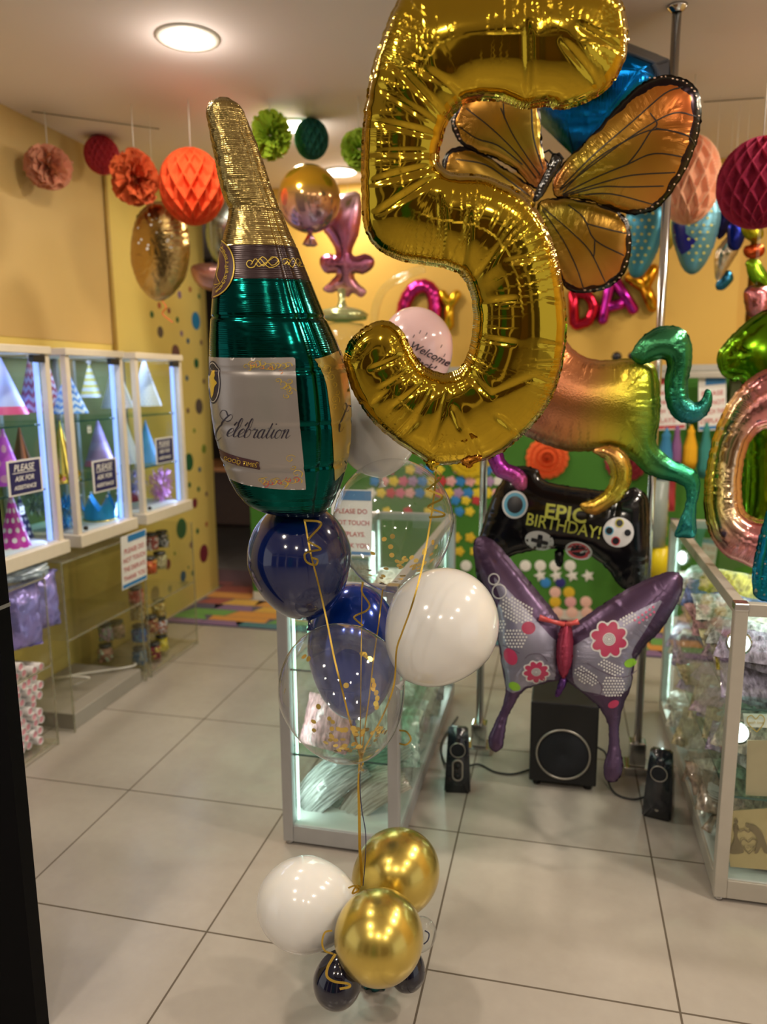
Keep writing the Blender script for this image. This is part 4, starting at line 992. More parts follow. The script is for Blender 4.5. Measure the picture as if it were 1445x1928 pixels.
# ------------------------------------------------------------------ speakers
M_spk = plain('black_speaker_vinyl', (.012, .012, .014), .45, spec=.35); M_cone = plain('speaker_cloth', (.010, .012, .018), .8, var=.3, vscale=120)
M_ring = plain('silver_ring', (.42, .40, .36), .35, .8); M_sat = plain('glossy_black_plastic', (.01, .012, .02), .2, coat=.5)
sx, sy = .045, 2.60
t = thing('subwoofer', 'black subwoofer cube with a silver ring on the floor between the poles', 'speaker', (sx, sy+.12, 0))
w = .118; mb = MB(); mb.box((sx-w, sy, .02), (sx+w, sy+.28, .325), .006); mb.build('cabinet', M_spk, t)
pr = [(0.0, .0), (.082, .002), (.088, 0)]
MB().lathe([(0, .001), (.030, .010), (.070, .005), (.086, .001)], (sx, sy-.001, .135), (0, -1, 0), n=48).build('speaker_cloth', M_cone, t)
MB().tube([Vector((sx+.093*math.cos(a), sy-.003, .135+.093*math.sin(a))) for a in np.linspace(0, 2*math.pi, 48, endpoint=False)], .004, 8, closed=True).build('ring', M_ring, t)
for dx in (-.09, .09):
    for dy in (.03, .25): MB().cyl((sx+dx, sy+dy, 0), (sx+dx, sy+dy, .022), .014, 14).build('foot', M_spk, t)
def satellite(x, y, yaw, label, knobs):
    t = thing('satellite_speaker', label, 'speaker', (x, y, 0), 'small satellite speakers'); o0 = Vector((x, y, 0)); Rm = Matrix.Rotation(yaw, 3, 'Z')
    prof = [(-.052, 0), (.062, 0), (.046, .10), (.036, .19), (.018, .228), (-.020, .232), (-.038, .19), (-.050, .08)]
    hw = lambda z: .047-.012*(z/.23)
    V = []
    for s in (-1, 1):
        for (yy, z) in prof: V.append(o0+Rm @ Vector((s*hw(z), -yy if False else yy, z)))
    n = len(prof); F = [tuple(range(n))[::-1], tuple(range(n, 2*n))]+[(i, (i+1) % n, n+(i+1) % n, n+i) for i in range(n)]
    bm = bmesh.new(); vs = [bm.verts.new(v) for v in V]; [bm.faces.new([vs[i] for i in f]) for f in F]; bmesh.ops.recalc_face_normals(bm, faces=bm.faces[:])
    bmesh.ops.bevel(bm, geom=bm.edges[:], offset=.006, segments=3, affect='EDGES'); bm.verts.index_update()
    mb = MB(); mb.add([v.co.copy() for v in bm.verts], [[v.index for v in f.verts] for f in bm.faces], True); bm.free(); mb.build('cabinet', M_sat, t)
    def fr(u, z): # front face point
        k = z/.19; yy = -.0505+(k*.0125); return o0+Rm @ Vector((u, yy-.002, z))
    nf = Rm @ Vector((0, -1, .07)); nf.normalize()
    c = fr(0, .162); MB().lathe([(0, .002), (.012, .006), (.024, .002)], c, nf, n=32).build('driver', M_cone, t)
    xx, yy = frame_of(nf); MB().tube([c+nf*.003+(xx*math.cos(a)+yy*math.sin(a))*.026 for a in np.linspace(0, 6.283, 36, endpoint=False)], .002, 6, closed=True).build('ring', M_ring, t)
    if knobs:
        pts = [c+nf*.003+Vector((0, 0, 0)) for _ in ()]
        P = [(.017*math.cos(a), .088+(.02 if math.sin(a) > 0 else -.02)+.017*math.sin(a)) for a in np.linspace(0, 6.283, 32, endpoint=False)]
        MB().tube([fr(u, z)+nf*.002 for u, z in P], .004, 6, closed=True).build('control_plate', M_ring, t)
        for z in (.105, .068): MB().cyl(fr(0, z), fr(0, z)+nf*.012, .009, 18).build('knob', M_spk, t)
    else: MB().disc(fr(0, .035), nf, .006, 14, .001).build('badge', M_ring, t)
satellite(-.325, 2.54, math.radians(6), 'black satellite speaker with two control knobs beside the centre counter', True)
satellite(.365, 2.52, math.radians(-14), 'black satellite speaker with no knobs beside the right counter', False)
M_cable = plain('black_cable', (.015, .015, .018), .5)
for pts, lab in (([(sx-.11, 2.75, .012), (-.06, 2.72, .008), (-.13, 2.66, .006), (-.2, 2.66, .006), (-.27, 2.70, .008), (-.33, 2.62, .02)], 'black cable from the subwoofer to the left satellite speaker'),
                 ([(sx+.118, 2.72, .12), (.20, 2.70, .10), (.205, 2.66, .03), (.23, 2.60, .006), (.29, 2.575, .006), (.35, 2.61, .01)], 'black cable looping from the subwoofer to the right satellite speaker'),
                 ([(.37, 2.62, .05), (.42, 2.68, .01), (.44, 2.74, .006), (.452, 2.80, .006)], 'short black cable behind the right satellite speaker'),
                 ([(-.36, 2.63, .02), (-.40, 2.70, .006), (-.43, 2.85, .006), (-.40, 3.1, .006)], 'black cable trailing behind the left satellite speaker')):
    o = MB().tube(catmull(pts, 6), .0038, 8).build('speaker_cable', M_cable); tag(o, lab, 'cable', 'speaker cables')

# ------------------------------------------------------------------ things pinned to the felt board
def flower(px, py, r, col, shape, label, Y=YB-.024):
    p = atY(px, py, Y); mt = plain('felt_'+col[0], col[1], .9); mb = MB()
    K = 40 if shape != 'star' else 10; V = [p+Vector((0, -.006, 0))]
    for j in range(K):
        a = 2*math.pi*j/K
        rr = r*(1 if shape == 'dot' else (1+.16*math.cos(5*a) if shape == 'flower' else (1 if j % 2 else .48))); V.append(p+Vector((rr*math.cos(a), -.003, rr*math.sin(a))))
    V += [v+Vector((0, .003, 0)) for v in V[1:]]
    mb.add(V, [(0, 1+(j+1) % K, 1+j) for j in range(K)]+[(1+j, 1+(j+1) % K, 1+K+(j+1) % K, 1+K+j) for j in range(K)], False)
    return tag(mb.build('felt_cutout', mt), label, 'felt shape', 'felt shapes pinned to the green board')
FC = dict(yellow=(.80, .62, .04), pink=(.80, .42, .42), blue=(.04, .25, .62), red=(.55, .05, .06), white=(.80, .80, .74), lilac=(.42, .28, .48), rose=(.65, .15, .25), aqua=(.2, .5, .55), navy=(.03, .03, .2), peach=(.85, .55, .45), mustard=(.72, .50, .03))
grid = [(884, 'y p l w'), ]
def row(y, x0, dx, names, r, shape, note):
    for i, n in enumerate(names.split()):
        if n == '-': continue
        flower(x0+i*dx, y, r, (n, FC[n]), shape, '%s felt %s in %s on the green board' % (n, {'dot': 'spot', 'flower': 'flower', 'star': 'star'}[shape], note))
row(884, 700, 18.2, 'yellow blue rose - yellow lilac blue yellow - pink yellow yellow blue lilac', .030, 'flower', 'the top row')
row(906, 706, 18, 'blue pink yellow rose lilac blue yellow red pink blue pink yellow lilac white', .030, 'flower', 'the second row')
row(928, 700, 18.2, 'white yellow red rose pink blue yellow red yellow lilac blue yellow yellow pink', .030, 'flower', 'the third row')
row(942, 858, 20, 'blue yellow red', .028, 'flower', 'the short row beside the pole')
row(963, 690, 19.5, 'blue - yellow - red - yellow blue - blue yellow', .028, 'flower', 'the fourth row')
row(1012, 860, 26, 'mustard mustard yellow', .030, 'flower', 'the mustard row'); row(1038, 866, 28, 'mustard yellow', .028, 'flower', 'the lower mustard row')
row(1067, 880, 30, 'white white - white white white white white', .034, 'dot', 'the white row') if False else None
row(1065, 878, 28, 'white - - - white white white white', .034, 'dot', 'the upper white row')
row(1084, 1018, 30, 'white white white white', .040, 'star', 'the star row')
row(1097, 1028, 28, 'blue navy', .030, 'dot', 'the blue pair'); row(1115, 1046, 26, 'peach mustard', .034, 'dot', 'the row below the blue pair')
row(1133, 1046, 29, 'mustard pink peach', .034, 'dot', 'the row with mustard first'); row(1153, 1050, 28, 'peach peach peach', .034, 'dot', 'the lowest row')
def rosette(px, py, r, mat, label, Y=YB-.03, yaw=0):
    p = atY(px, py, Y); V, F = [], []; K = 72
    rr = [0, .12, .28, .30, .52, .54, .78, .80, 1.0]; zz = [.03, .028, .012, .034, .012, .028, .008, .020, .004]
    for i, (q, z) in enumerate(zip(rr, zz)):
        for j in range(K): a = 2*math.pi*j/K; s = r*q*(1+.03*math.cos(18*a)); V.append(p+Vector((s*math.cos(a), -(z+.006*(j % 2))*r/.12, s*math.sin(a))))
    for i in range(len(rr)-1):
        for j in range(K): F.append((i*K+j, i*K+(j+1) % K, (i+1)*K+(j+1) % K, (i+1)*K+j))
    mb = MB(); mb.add(V, F, False); return tag(mb.build('paper_rosette', mat), label, 'paper rosette', 'paper rosettes on the board')
rosette(1031, 862, .125, plain('coral_tissue', (.85, .14, .03), .8), 'coral orange paper rosette above the black controller balloon')
rosette(1180, 868, .12, plain('crimson_tissue', (.35, .03, .05), .8), 'crimson paper rosette half hidden behind the rainbow horse')
rosette(885, 860, .13, plain('yellow_tissue', (.85, .65, .03), .8), 'yellow paper flower peeping out under the big number five')
# tassels
def tassel(px, yt, yb, wpx, mat, label, Y=4.35):
    p = atY(px, yt, Y); q = atY(px, yb, Y); L = p.z-q.z; r = wpx/2*pxm(p)
    t = thing('tissue_tassel', label, 'tassel', q, 'tissue tassels hanging by the right pole')
    MB().lathe([(0, L*1.08), (.006, L*1.06), (.010, L), (r*.55, L*.92), (r*.45, L*.86), (r*.9, L*.55), (r, L*.2), (r*.8, 0), (0, .01)], q, n=36, disp=lambda a, b_: 1+.16*math.cos(12*b_+a*3)).build('tissue_fringe', mat, t)
    MB().cyl(p+Vector((0, 0, L*.05)), p+Vector((0, 0, .10)), .0015, 6).build('string', M_white, t)
for px, yt, yb, w, c_, lab in ((1251, 812, 905, 28, (.04, .22, .42), 'dusty blue tissue tassel'), (1272, 806, 880, 18, (.26, .11, .28), 'purple tissue tassel behind the blue one'), (1298, 806, 882, 24, (.80, .42, .01), 'golden yellow tissue tassel'), (1325, 802, 900, 22, (.04, .25, .22), 'teal tissue tassel beside the rainbow number')):
    tassel(px, yt, yb, w, plain('tissue_'+lab.split()[0]+lab.split()[1], c_, .85), lab)
for px, yt, yb, w, c_, lab, nm2 in ((1243, 1030, 1086, 36, (.80, .62, .01), 'bright yellow tub standing behind the purple butterfly', 'tub'), (1236, 905, 1028, 34, (.30, .36, .34), 'tall grey clear tube above the yellow tub', 'tube')):
    a = atY(px, yt, 4.2); b_ = atY(px, yb, 4.2); r = w/2*pxm(a); o = MB().lathe([(0, 0), (r, 0), (r*1.02, (a.z-b_.z)*.5), (r, a.z-b_.z), (0, a.z-b_.z)], b_, n=28).build('display_'+nm2, plain(nm2+'_plastic', c_, .3)); tag(o, lab, nm2)
packet(atY(1240, 975, 4.3), .10, .2, (0, -1, .1), PK[10], 'yellow and black hanging packet beside the right pole', 'hanging packets', 77, .03)
packet(atY(1262, 920, 4.4), .06, .25, (0, -1, .1), plain('red_card', (.4, .03, .04), .6), 'narrow red hanging packet behind the green hoof', 'hanging packets', 78, .02)
# framed notices on the right
for x0_, x1_, lab, hd in ((1197, 1292, 'white notice with red writing behind the green horse tail', M_redt), (1316, 1368, 'small white notice with a blue header left of the rainbow number', M_bluep)):
    Yn = 4.50; poster('wall_notice', atY(x0_, 812, Yn), atY(x1_, 808, Yn), atY(x1_, 703, Yn), atY(x0_, 708, Yn), lab, hd, ['PLEASE', 'DO NOT', 'TOUCH THE', 'DISPLAYS'], textcol=M_redt, foot=.08, hdr=.18, size=.12, group='notices above the tassels')
o = MB().box((.50, 4.46, 1.46), (1.12, 4.50, 1.495), .004).build('notice_rail', M_cntw); tag(o, 'horizontal metal rail holding the notices right of the chrome pole', 'rail')
o = MB().box((.9, 4.52, .95), (1.3, 4.6, 1.455)).build('dark_cupboard', plain('dark_olive_board', (.06, .07, .02), .7)); tag(o, 'dark olive panel behind the green and rainbow number balloons', 'panel')
for (x, y, r) in ((1162, 672, .03), (1190, 670, .022)):
    p = atY(x, y, 4.5); o = MB().lathe([(0, -r), (r*.7, -r*.7), (r, 0), (r*.7, r*.7), (0, r)], p, n=20).build('black_bauble', M_sat); tag(o, 'small round black bauble on the board rail above the horse', 'bauble', 'black baubles above the horse')
# ------------------------------------------------------------------ paper balls and pompoms
M_thread = plain('white_thread', (.75, .72, .65), .7)
def hang(px, py, Y, t, name='hanging_thread'):
    p = atY(px, py, Y); MB().cyl(p, (p.x, p.y, CEIL-.001), .0022, 6).build(name, M_thread, t)
def honeycomb(px, py, rx, rz, Y, col, label, dark=.5, nl=11, nv=9, depth=.15, seed=0, tilt=(0, 0, 1), col2=None, thread=True):
    c = atY(px, py, Y); k = pxm(c); a, b_ = rx*k, rz*k; t = thing('honeycomb_ball', label, 'paper ball', c, 'honeycomb paper balls')
    nu, nvv = nl*12, nv*12; V, F = [], []
    for i in range(nvv+1):
        ph = math.pi*i/nvv
        for j in range(nu):
            u = j/12.0; v = i/12.0; tri = abs((v % 2)-1)        # 0..1 zigzag walls
            q = u+.5*tri; w1 = abs((q % 1)-.5)*2; q2 = u-.5*tri; w2 = abs((q2 % 1)-.5)*2
            wall = max(w1, w2); d = 1-min(1, max(0, (wall-.72)/.22)); ed = min(1, 3*math.sin(ph)); 
            r = 1-depth*1.6*d*ed*(1 if True else 0)
            th = 2*math.pi*j/nu+seed; V.append(c+Vector((a*r*math.sin(ph)*math.cos(th), a*r*math.sin(ph)*math.sin(th), b_*math.cos(ph)*(1-.3*(1-r)))))
    for i in range(nvv):
        for j in range(nu): F.append((i*nu+j, (i+1)*nu+j, (i+1)*nu+(j+1) % nu, i*nu+(j+1) % nu))
    m, nt, b = newmat('tissue_'+label.split(' honeycomb')[0].replace(' ', '_')); b.inputs['Roughness'].default_value = .85
    nt.links.new(mixc(nt, noise(nt, 12), tuple(x*.85 for x in col), col), b.inputs['Base Color'])
    b.inputs['Subsurface Weight'].default_value = .25; b.inputs['Subsurface Scale'].default_value = .03
    mesh_obj('tissue_honeycomb', V, F, m, t, smooth=True)
    if thread: MB().cyl(c+Vector((0, 0, b_)), (c.x, c.y, CEIL-.001), .0022, 6).build('hanging_thread', M_thread, t)
    return t
honeycomb(362, 352, 62, 69, 3.15, (.95, .085, .012), 'large red orange honeycomb ball left of the champagne bottle', nl=14, nv=9, seed=.2)
honeycomb(192, 292, 33, 35, 3.5, (.50, .03, .045), 'small crimson honeycomb ball in the upper left corner', nl=16, nv=11, seed=.5)
honeycomb(587, 262, 33, 37, 3.5, (.005, .10, .075), 'small dark teal honeycomb ball by the champagne bottle neck', nl=13, nv=9)
honeycomb(1299, 339, 57, 80, 3.4, (.90, .44, .27), 'peach honeycomb ball behind the orange butterfly wing', nl=12, nv=8, seed=.1)
honeycomb(1432, 345, 78, 82, 2.9, (.36, .012, .06), 'large raspberry honeycomb ball at the right edge', nl=15, nv=10, seed=.3)
def pompom(px, py, rx, rz, Y, col, label, n=70, seed=1, tilt=0, ruffle=1, split=0, leafy=False):
    c = atY(px, py, Y); k = pxm(c); a, b_ = rx*k, rz*k; R = np.random.RandomState(seed); mb = MB()
    for i in range(n):
        v = R.randn(3); 
        if split: v[0] *= 1
        v /= np.linalg.norm(v); d = Vector(v); x, y = frame_of(d); K, Mr = 9, 5; w = (.55 if not leafy else .16)*a*R.uniform(.8, 1.2); ph = R.uniform(0, 6)
        L = Vector((v[0]*a, v[1]*a, v[2]*b_)); s0 = R.uniform(.82, 1.03); V = []
        yy = (x*math.cos(ph)+y*math.sin(ph)); xx = d.cross(yy)
        for m_ in range(Mr):
            f = m_/(Mr-1); cc = c+L*(.15+.85*f*s0); ww = w*(.15+.85*f**.8)
            for q in range(K):
                g = q/(K-1)*2-1; bow = -.35*abs(g)**2*w*f
                V.append(cc+yy*(g*ww)+xx*(.16*w*f*math.sin(g*7+ph*3)*ruffle+R.uniform(-.04, .04)*w)+d*(bow+R.uniform(-.05, .05)*w*f))
        F = [(m_*K+q, m_*K+q+1, (m_+1)*K+q+1, (m_+1)*K+q) for m_ in range(Mr-1) for q in range(K-1)]
        mb.add(V, F, True)
    t = thing('tissue_pompom', label, 'paper pompom', c, 'tissue paper pompoms')
    m, nt, b = newmat('pompom_'+label.split(' tissue')[0].replace(' ', '_')); b.inputs['Roughness'].default_value = .9
    nt.links.new(mixc(nt, noise(nt, 25), tuple(x*.8 for x in col), col), b.inputs['Base Color']); b.inputs['Subsurface Weight'].default_value = .2; b.inputs['Subsurface Scale'].default_value = .02
    mb.build('tissue_petals', m, t); MB().cyl(c+Vector((0, 0, b_*.8)), (c.x, c.y, CEIL-.001), .0022, 6).build('hanging_thread', M_thread, t); return t
pompom(92, 316, 46, 42, 3.12, (.85, .36, .22), 'pale peach tissue pompom hanging against the left wall', seed=2)
pompom(255, 335, 47, 52, 3.15, (.78, .13, .03), 'burnt orange tissue pompom between the two red honeycomb balls', seed=3, n=80)
pompom(510, 255, 42, 45, 3.3, (.42, .62, .03), 'lime green tissue pompom beside the champagne bottle neck', seed=4, n=260, leafy=True)
pompom(676, 282, 36, 42, 3.3, (.42, .62, .05), 'lime green tissue pompom half hidden by the big number five', seed=5, n=60)
for (pa, pb, lab) in (((60, 210), (300, 243), 'thin wire strung under the ceiling on the left'), ((1325, 192), (1440, 184), 'thin wire strung under the ceiling on the right')):
    a = atZ(*pa, CEIL-.01); b_ = atZ(*pb, CEIL-.01); o = MB().cyl(a, b_, .002, 6).build('ceiling_wire', M_spk); tag(o, lab, 'wire')

# ------------------------------------------------------------------ foil balloons at the back
def fb(name, label, loops, Y, mat, group=None, cat='foil balloon', part='foil_skin', colorfn=None, bwfn=None, hung=False, **kw):
    f = Foil(loops, Y, **kw); t = thing(name, label, cat, f.O, group); f.mesh(part, mat, t, colorfn, bwfn); f.root = t
    if hung:
        px_, py_ = min((p for L in loops for p in L), key=lambda p: p[1]); p = f.O+f.U*f.px2uv(px_, py_+4)[0]+f.Vv*f.px2uv(px_, py_+4)[1]
        MB().cyl(p, (p.x, p.y, CEIL-.001), .0006, 6).build('hanging_thread', M_thread, t)
    return f
# round gold balloon with stars
F_antq = foilmat('antique_gold_foil', (.50, .34, .13), .26, 1.2, crumple=1.3)
f = fb('round_foil_balloon', 'crinkled round gold foil balloon with white speckles above the wall cabinets', [[(262, 400), (290, 380), (325, 385), (350, 420), (358, 470), (350, 520), (330, 550), (305, 566), (282, 560), (258, 530), (246, 485), (250, 435)]], 3.3, F_antq, yaw=-25, thick=.7, crease=1, res=.009, hung=True)
mb = MB(); R = random.Random(2)
for i in range(16): decal(f.pts, [ell(R.uniform(270, 335), R.uniform(395, 470), R.uniform(1.2, 3), n=6)], 3, .002, mb)
mb.build('white_speckles', M_white, f.root)
p = atY(305, 566, 3.3); tag(MB().tube(catmull([p, p+Vector((.02, 0, -.03)), p+Vector((0, 0, -.06)), p+Vector((.05, 0, -.10))], 5), .003, 6).build('orange_ribbon', plain('orange_ribbon', (.8, .15, .03), .4)), 'short curl of orange ribbon under the crinkled gold balloon', 'ribbon')
f = fb('pink_foil_balloon', 'small dusty pink foil shape behind the champagne bottle shoulder', [[(362, 500), (400, 495), (440, 505), (450, 530), (420, 548), (385, 545), (365, 525)]], 3.8, foilmat('dusty_pink_foil', (.45, .26, .26), .3), res=.01, hung=True)
f = fb('grey_foil_balloon', 'silvery grey teal foil balloon partly hidden by the red paper ball', [[(392, 400), (425, 370), (460, 385), (465, 450), (440, 500), (405, 490), (388, 450)]], 3.9, foilmat('grey_teal_foil', (.30, .36, .34), .25), res=.01, hung=True)
# gold and lilac orb
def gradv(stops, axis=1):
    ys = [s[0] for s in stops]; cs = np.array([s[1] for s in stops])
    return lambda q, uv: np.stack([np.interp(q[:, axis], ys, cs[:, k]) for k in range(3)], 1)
c = atY(583, 375, 3.3); k = pxm(c); r = 59*k; t = thing('orb_balloon', 'round gold over lilac ombre orb balloon right of the champagne bottle', 'foil balloon', c)
m, nt, b = newmat('ombre_orb_foil'); b.inputs['Metallic'].default_value = .8; b.inputs['Roughness'].default_value = .12
tc = N(nt, 'ShaderNodeTexCoord'); sp = N(nt, 'ShaderNodeSeparateXYZ'); nt.links.new(tc.outputs['Object'], sp.inputs[0])
fz = math_(nt, 'ADD', math_(nt, 'MULTIPLY', sp.outputs[2], 7), .75, True); nt.links.new(mixc(nt, fz, (.50, .27, .45), (.72, .42, .03)), b.inputs['Base Color'])
K = 40; mb = MB(); mb.lathe([(r*math.sin(math.pi*i/K), r*1.04*math.cos(math.pi*i/K)) for i in range(K+1)], c, n=64); mb.build('foil_skin', m, t)
p = c+Vector((0, 0, -r*1.03)); MB().lathe([(.004, .005), (.03, -.05), (.02, -.055), (.002, 0)], p, n=14, disp=lambda a, b_: 1+.3*math.sin(5*b_)).build('filling_tail', foilmat('lilac_foil', (.55, .33, .48), .2), t)
# pink tulip shape with clear glass (drink cup)
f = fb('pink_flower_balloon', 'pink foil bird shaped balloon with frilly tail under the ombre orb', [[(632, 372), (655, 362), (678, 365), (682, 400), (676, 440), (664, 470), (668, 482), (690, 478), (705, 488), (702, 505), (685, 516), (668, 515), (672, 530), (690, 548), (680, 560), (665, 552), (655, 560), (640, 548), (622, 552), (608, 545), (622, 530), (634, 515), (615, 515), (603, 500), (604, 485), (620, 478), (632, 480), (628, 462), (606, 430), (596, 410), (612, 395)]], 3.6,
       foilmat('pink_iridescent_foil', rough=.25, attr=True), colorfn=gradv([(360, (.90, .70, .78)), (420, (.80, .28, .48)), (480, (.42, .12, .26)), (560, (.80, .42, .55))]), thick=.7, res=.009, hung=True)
M_clf = glass('clear_film', (.96, .97, .90), 2.2, .05, (.8, .8, .7), .08)
t = thing('glass_shaped_balloon', 'pale green clear foil wine glass balloon between the bottle and the number five', 'foil balloon', atY(645, 640, 3.5))
c0 = atY(645, 625, 3.5); q1 = (atY(645, 575, 3.5)-c0).length; kk = pxm(c0); M_pgf = foilmat('pale_green_film', (.55, .60, .30), .2, metal=.7)
MB().lathe([(0, 62*kk), (8*kk, 60*kk), (6*kk, 40*kk), (10*kk, 28*kk), (38*kk, 22*kk), (50*kk, 14*kk), (46*kk, 4*kk), (16*kk, 0), (0, 0)], c0+Vector((0, 0, 18*kk)), n=36).build('stem_and_foot', M_pgf, t)
MB().lathe([(0, -70*kk), (30*kk, -62*kk), (52*kk, -30*kk), (56*kk, 0), (40*kk, 20*kk), (10*kk, 24*kk)], c0+Vector((0, 0, -6*kk)), n=36).build('clear_bowl', M_clf, t)
t = thing('clear_curl_balloon', 'clear film curl balloon on the yellow wall above the pink latex balloon', 'foil balloon', atY(730, 560, 4.2))
MB().tube(catmull([atY(*p, 4.2) for p in ((800, 505), (760, 520), (728, 540), (712, 565), (705, 600), (712, 640))], 6), .022, 14).build('film_tube', M_clf, t)

# birthday letters on the wall
def tubeletter(paths, Y, mat, label, r=11, name='letter_balloon'):
    c = atY(*paths[0][0], Y); t = thing(name, label, 'letter balloon', c, 'foil letters spelling happy birthday on the yellow wall'); k = pxm(c); mb = MB()
    for P in paths:
        Q = catmull([atY(*p, Y) for p in P], 5) if len(P) > 2 else [atY(*p, Y) for p in P]
        n = len(Q); d0 = (Vector(Q[0])-Vector(Q[1])).normalized()*r*k*.6; d1 = (Vector(Q[-1])-Vector(Q[-2])).normalized()*r*k*.6
        Q = [Vector(Q[0])+d0]+[Vector(q) for q in Q]+[Vector(Q[-1])+d1]
        rr = [r*k*.45]+[r*k*(1+.05*math.sin(i*2.1)) for i in range(n)]+[r*k*.45]; mb.tube(Q, rr, 16)
    mb.build('foil_tube', mat, t)
FM = lambda n, c_: foilmat(n, c_, .22, .3)
tubeletter([[(757, 600), (764, 568), (778, 546), (796, 538), (812, 546), (818, 565), (820, 600)]], 4.625, FM('magenta_foil', (.60, .04, .28)), 'magenta foil letter A behind the pink latex balloon', 13)
tubeletter([[(832, 552), (846, 575)], [(862, 552), (846, 575)], [(846, 575), (846, 615)]], 4.625, FM('gold_letter_foil', (.75, .48, .03)), 'yellow foil letter Y seen inside the curve of the number five', 9)
tubeletter([[(1080, 550), (1082, 610)], [(1080, 552), (1105, 555), (1118, 578), (1108, 604), (1082, 612)]], 4.625, FM('red_foil', (.55, .02, .05)), 'red foil letter D left of the purple letter A', 10)
tubeletter([[(1135, 605), (1150, 535), (1160, 530)], [(1160, 530), (1195, 585)], [(1148, 578), (1172, 572)]], 4.625, FM('violet_foil', (.48, .03, .38)), 'magenta purple foil letter A below the orange butterfly', 10)
tubeletter([[(1185, 520), (1212, 540)], [(1232, 505), (1214, 540)], [(1214, 540), (1232, 580)]], 4.625, FM('orange_foil', (.60, .28, .02)), 'orange gold foil letter Y beside the chrome pole', 11)

# dotted blue shapes
def dotted(f, pxs, col, r=3): 
    mb = MB()
    for (x, y) in pxs: decal(f.pts, [ell(x, y, r, n=8)], 4, .0015, mb)
    mb.build('yellow_spots', plain('yellow_spot_print', (.62, .60, .15), .5), f.root)
F_bdot = foilmat('sky_blue_foil', (.06, .28, .42), .35, metal=.6)
f = fb('dotted_blue_balloon', 'blue foil balloon with yellow spots hanging left of the chrome pole', [[(1183, 398), (1215, 385), (1248, 390), (1250, 430), (1240, 470), (1222, 505), (1205, 522), (1188, 518), (1180, 480), (1178, 430)]], 3.7, F_bdot, group='blue spotted foil balloons', res=.01, hung=True)
dotted(f, [(1188+14*i+(7 if j % 2 else 0), 402+13*j) for j in range(8) for i in range(4) if 1185 < 1188+14*i+(7 if j % 2 else 0) < 1240-j*3], None)
f = fb('dotted_blue_balloon', 'pointed blue foil balloon with yellow spots and a navy edge right of the chrome pole', [[(1290, 395), (1320, 380), (1345, 370), (1358, 400), (1352, 440), (1338, 480), (1320, 508), (1302, 517), (1286, 505), (1272, 470), (1264, 430), (1268, 405)]], 3.7, foilmat('sky_blue_foil_border', (.12, .32, .42), .35, metal=.6), group='blue spotted foil balloons', res=.01, hung=True)
dotted(f, [(1298+14*i+(7 if j % 2 else 0), 398+13*j) for j in range(8) for i in range(4) if 1296 < 1298+14*i+(7 if j % 2 else 0) < 1350-j*3], None)
mb = MB(); decal(f.pts, [[(1268, 412), (1290, 402), (1292, 440), (1304, 448), (1312, 452), (1300, 470), (1284, 480), (1275, 465), (1267, 435)]], 5, .0015, mb); mb.build('navy_print', plain('navy_print', (.01, .01, .20), .3), f.root)
f = fb('olive_balloon', 'olive gold foil strip between the two spotted balloons', [[(1248, 400), (1268, 400), (1268, 460), (1252, 470), (1245, 440)]], 3.9, foilmat('olive_foil', (.35, .32, .06), .3), res=.01, hung=True)
# cluster at upper right
CL = [([(1350, 375), (1372, 360), (1390, 372), (1385, 410), (1368, 440), (1352, 450), (1346, 410)], (.02, .02, .10), 'dark navy foil shape in the cluster under the raspberry ball', 3.9),
      ([(1372, 420), (1398, 410), (1405, 440), (1392, 470), (1372, 465)], (.02, .03, .30), 'royal blue starry foil shape in the cluster under the raspberry ball', 3.75),
      ([(1350, 470), (1378, 440), (1395, 462), (1375, 500), (1352, 530), (1346, 505)], (.60, .52, .42), 'cream foil shape pointing down in the cluster at the right', 3.8),
      ([(1350, 530), (1372, 508), (1382, 525), (1365, 545), (1350, 545)], (.03, .16, .30), 'small teal blue foil fin at the tip of the cream shape', 3.85),
      ([(1402, 465), (1430, 458), (1442, 472), (1428, 486), (1405, 484)], (.50, .08, .02), 'orange red oval foil shape at the right edge', 3.6),
      ([(1398, 425), (1430, 420), (1438, 445), (1415, 455), (1398, 440)], (.42, .38, .02), 'yellow green round foil shape below the raspberry ball', 3.6),
      ([(1405, 492), (1425, 488), (1440, 505), (1452, 530), (1450, 548), (1432, 540), (1412, 525)], (.22, .45, .02), 'bright green curved foil leaf at the right edge', 3.5),
      ([(1403, 545), (1425, 535), (1450, 545), (1455, 580), (1435, 600), (1410, 595), (1402, 570)], (.45, .16, .18), 'dusty pink foil shape above the green number one', 3.5)]
for L, c_, lab, Yc in CL: fb('small_foil_balloon', lab, [L], Yc, foilmat('foil_'+lab.split(' foil')[0].replace(' ', '_'), c_, .2), group='cluster of small foil balloons at the upper right', res=.01, hung=True)

# blue diamond
t = thing('diamond_balloon', 'dark blue faceted diamond foil balloon behind the orange butterfly', 'foil balloon', atY(1120, 180, 2.75))
F_blue = foilmat('deep_blue_foil', (.003, .11, .36), .12, .5)
bm = bmesh.new(); Yd = 2.85
def dp(px, py, dy): return atY(px, py, Yd)+Vector((0, dy, 0))
for (x, y, d) in ((1082, 298, 0), (960, 172, .05), (1040, 150, -.14), (1196, 166, -.16), (1270, 172, 0), (1000, 105, .02), (1110, 84, -.08), (1180, 78, 0), (1268, 104, .03), (1150, 170, .2), (1050, 165, .2), (1120, 90, .12)):
    bm.verts.new(dp(x, y, d))
bmesh.ops.convex_hull(bm, input=bm.verts[:]); bmesh.ops.bevel(bm, geom=bm.edges[:], offset=.006, segments=3, affect='EDGES'); bm.verts.index_update()
mb = MB(); mb.add([v.co.copy() for v in bm.verts], [[v.index for v in f_.verts] for f_ in bm.faces], True, [(v.co.x, .03) for v in bm.verts]); bm.free(); mb.build('foil_skin', F_blue, t)

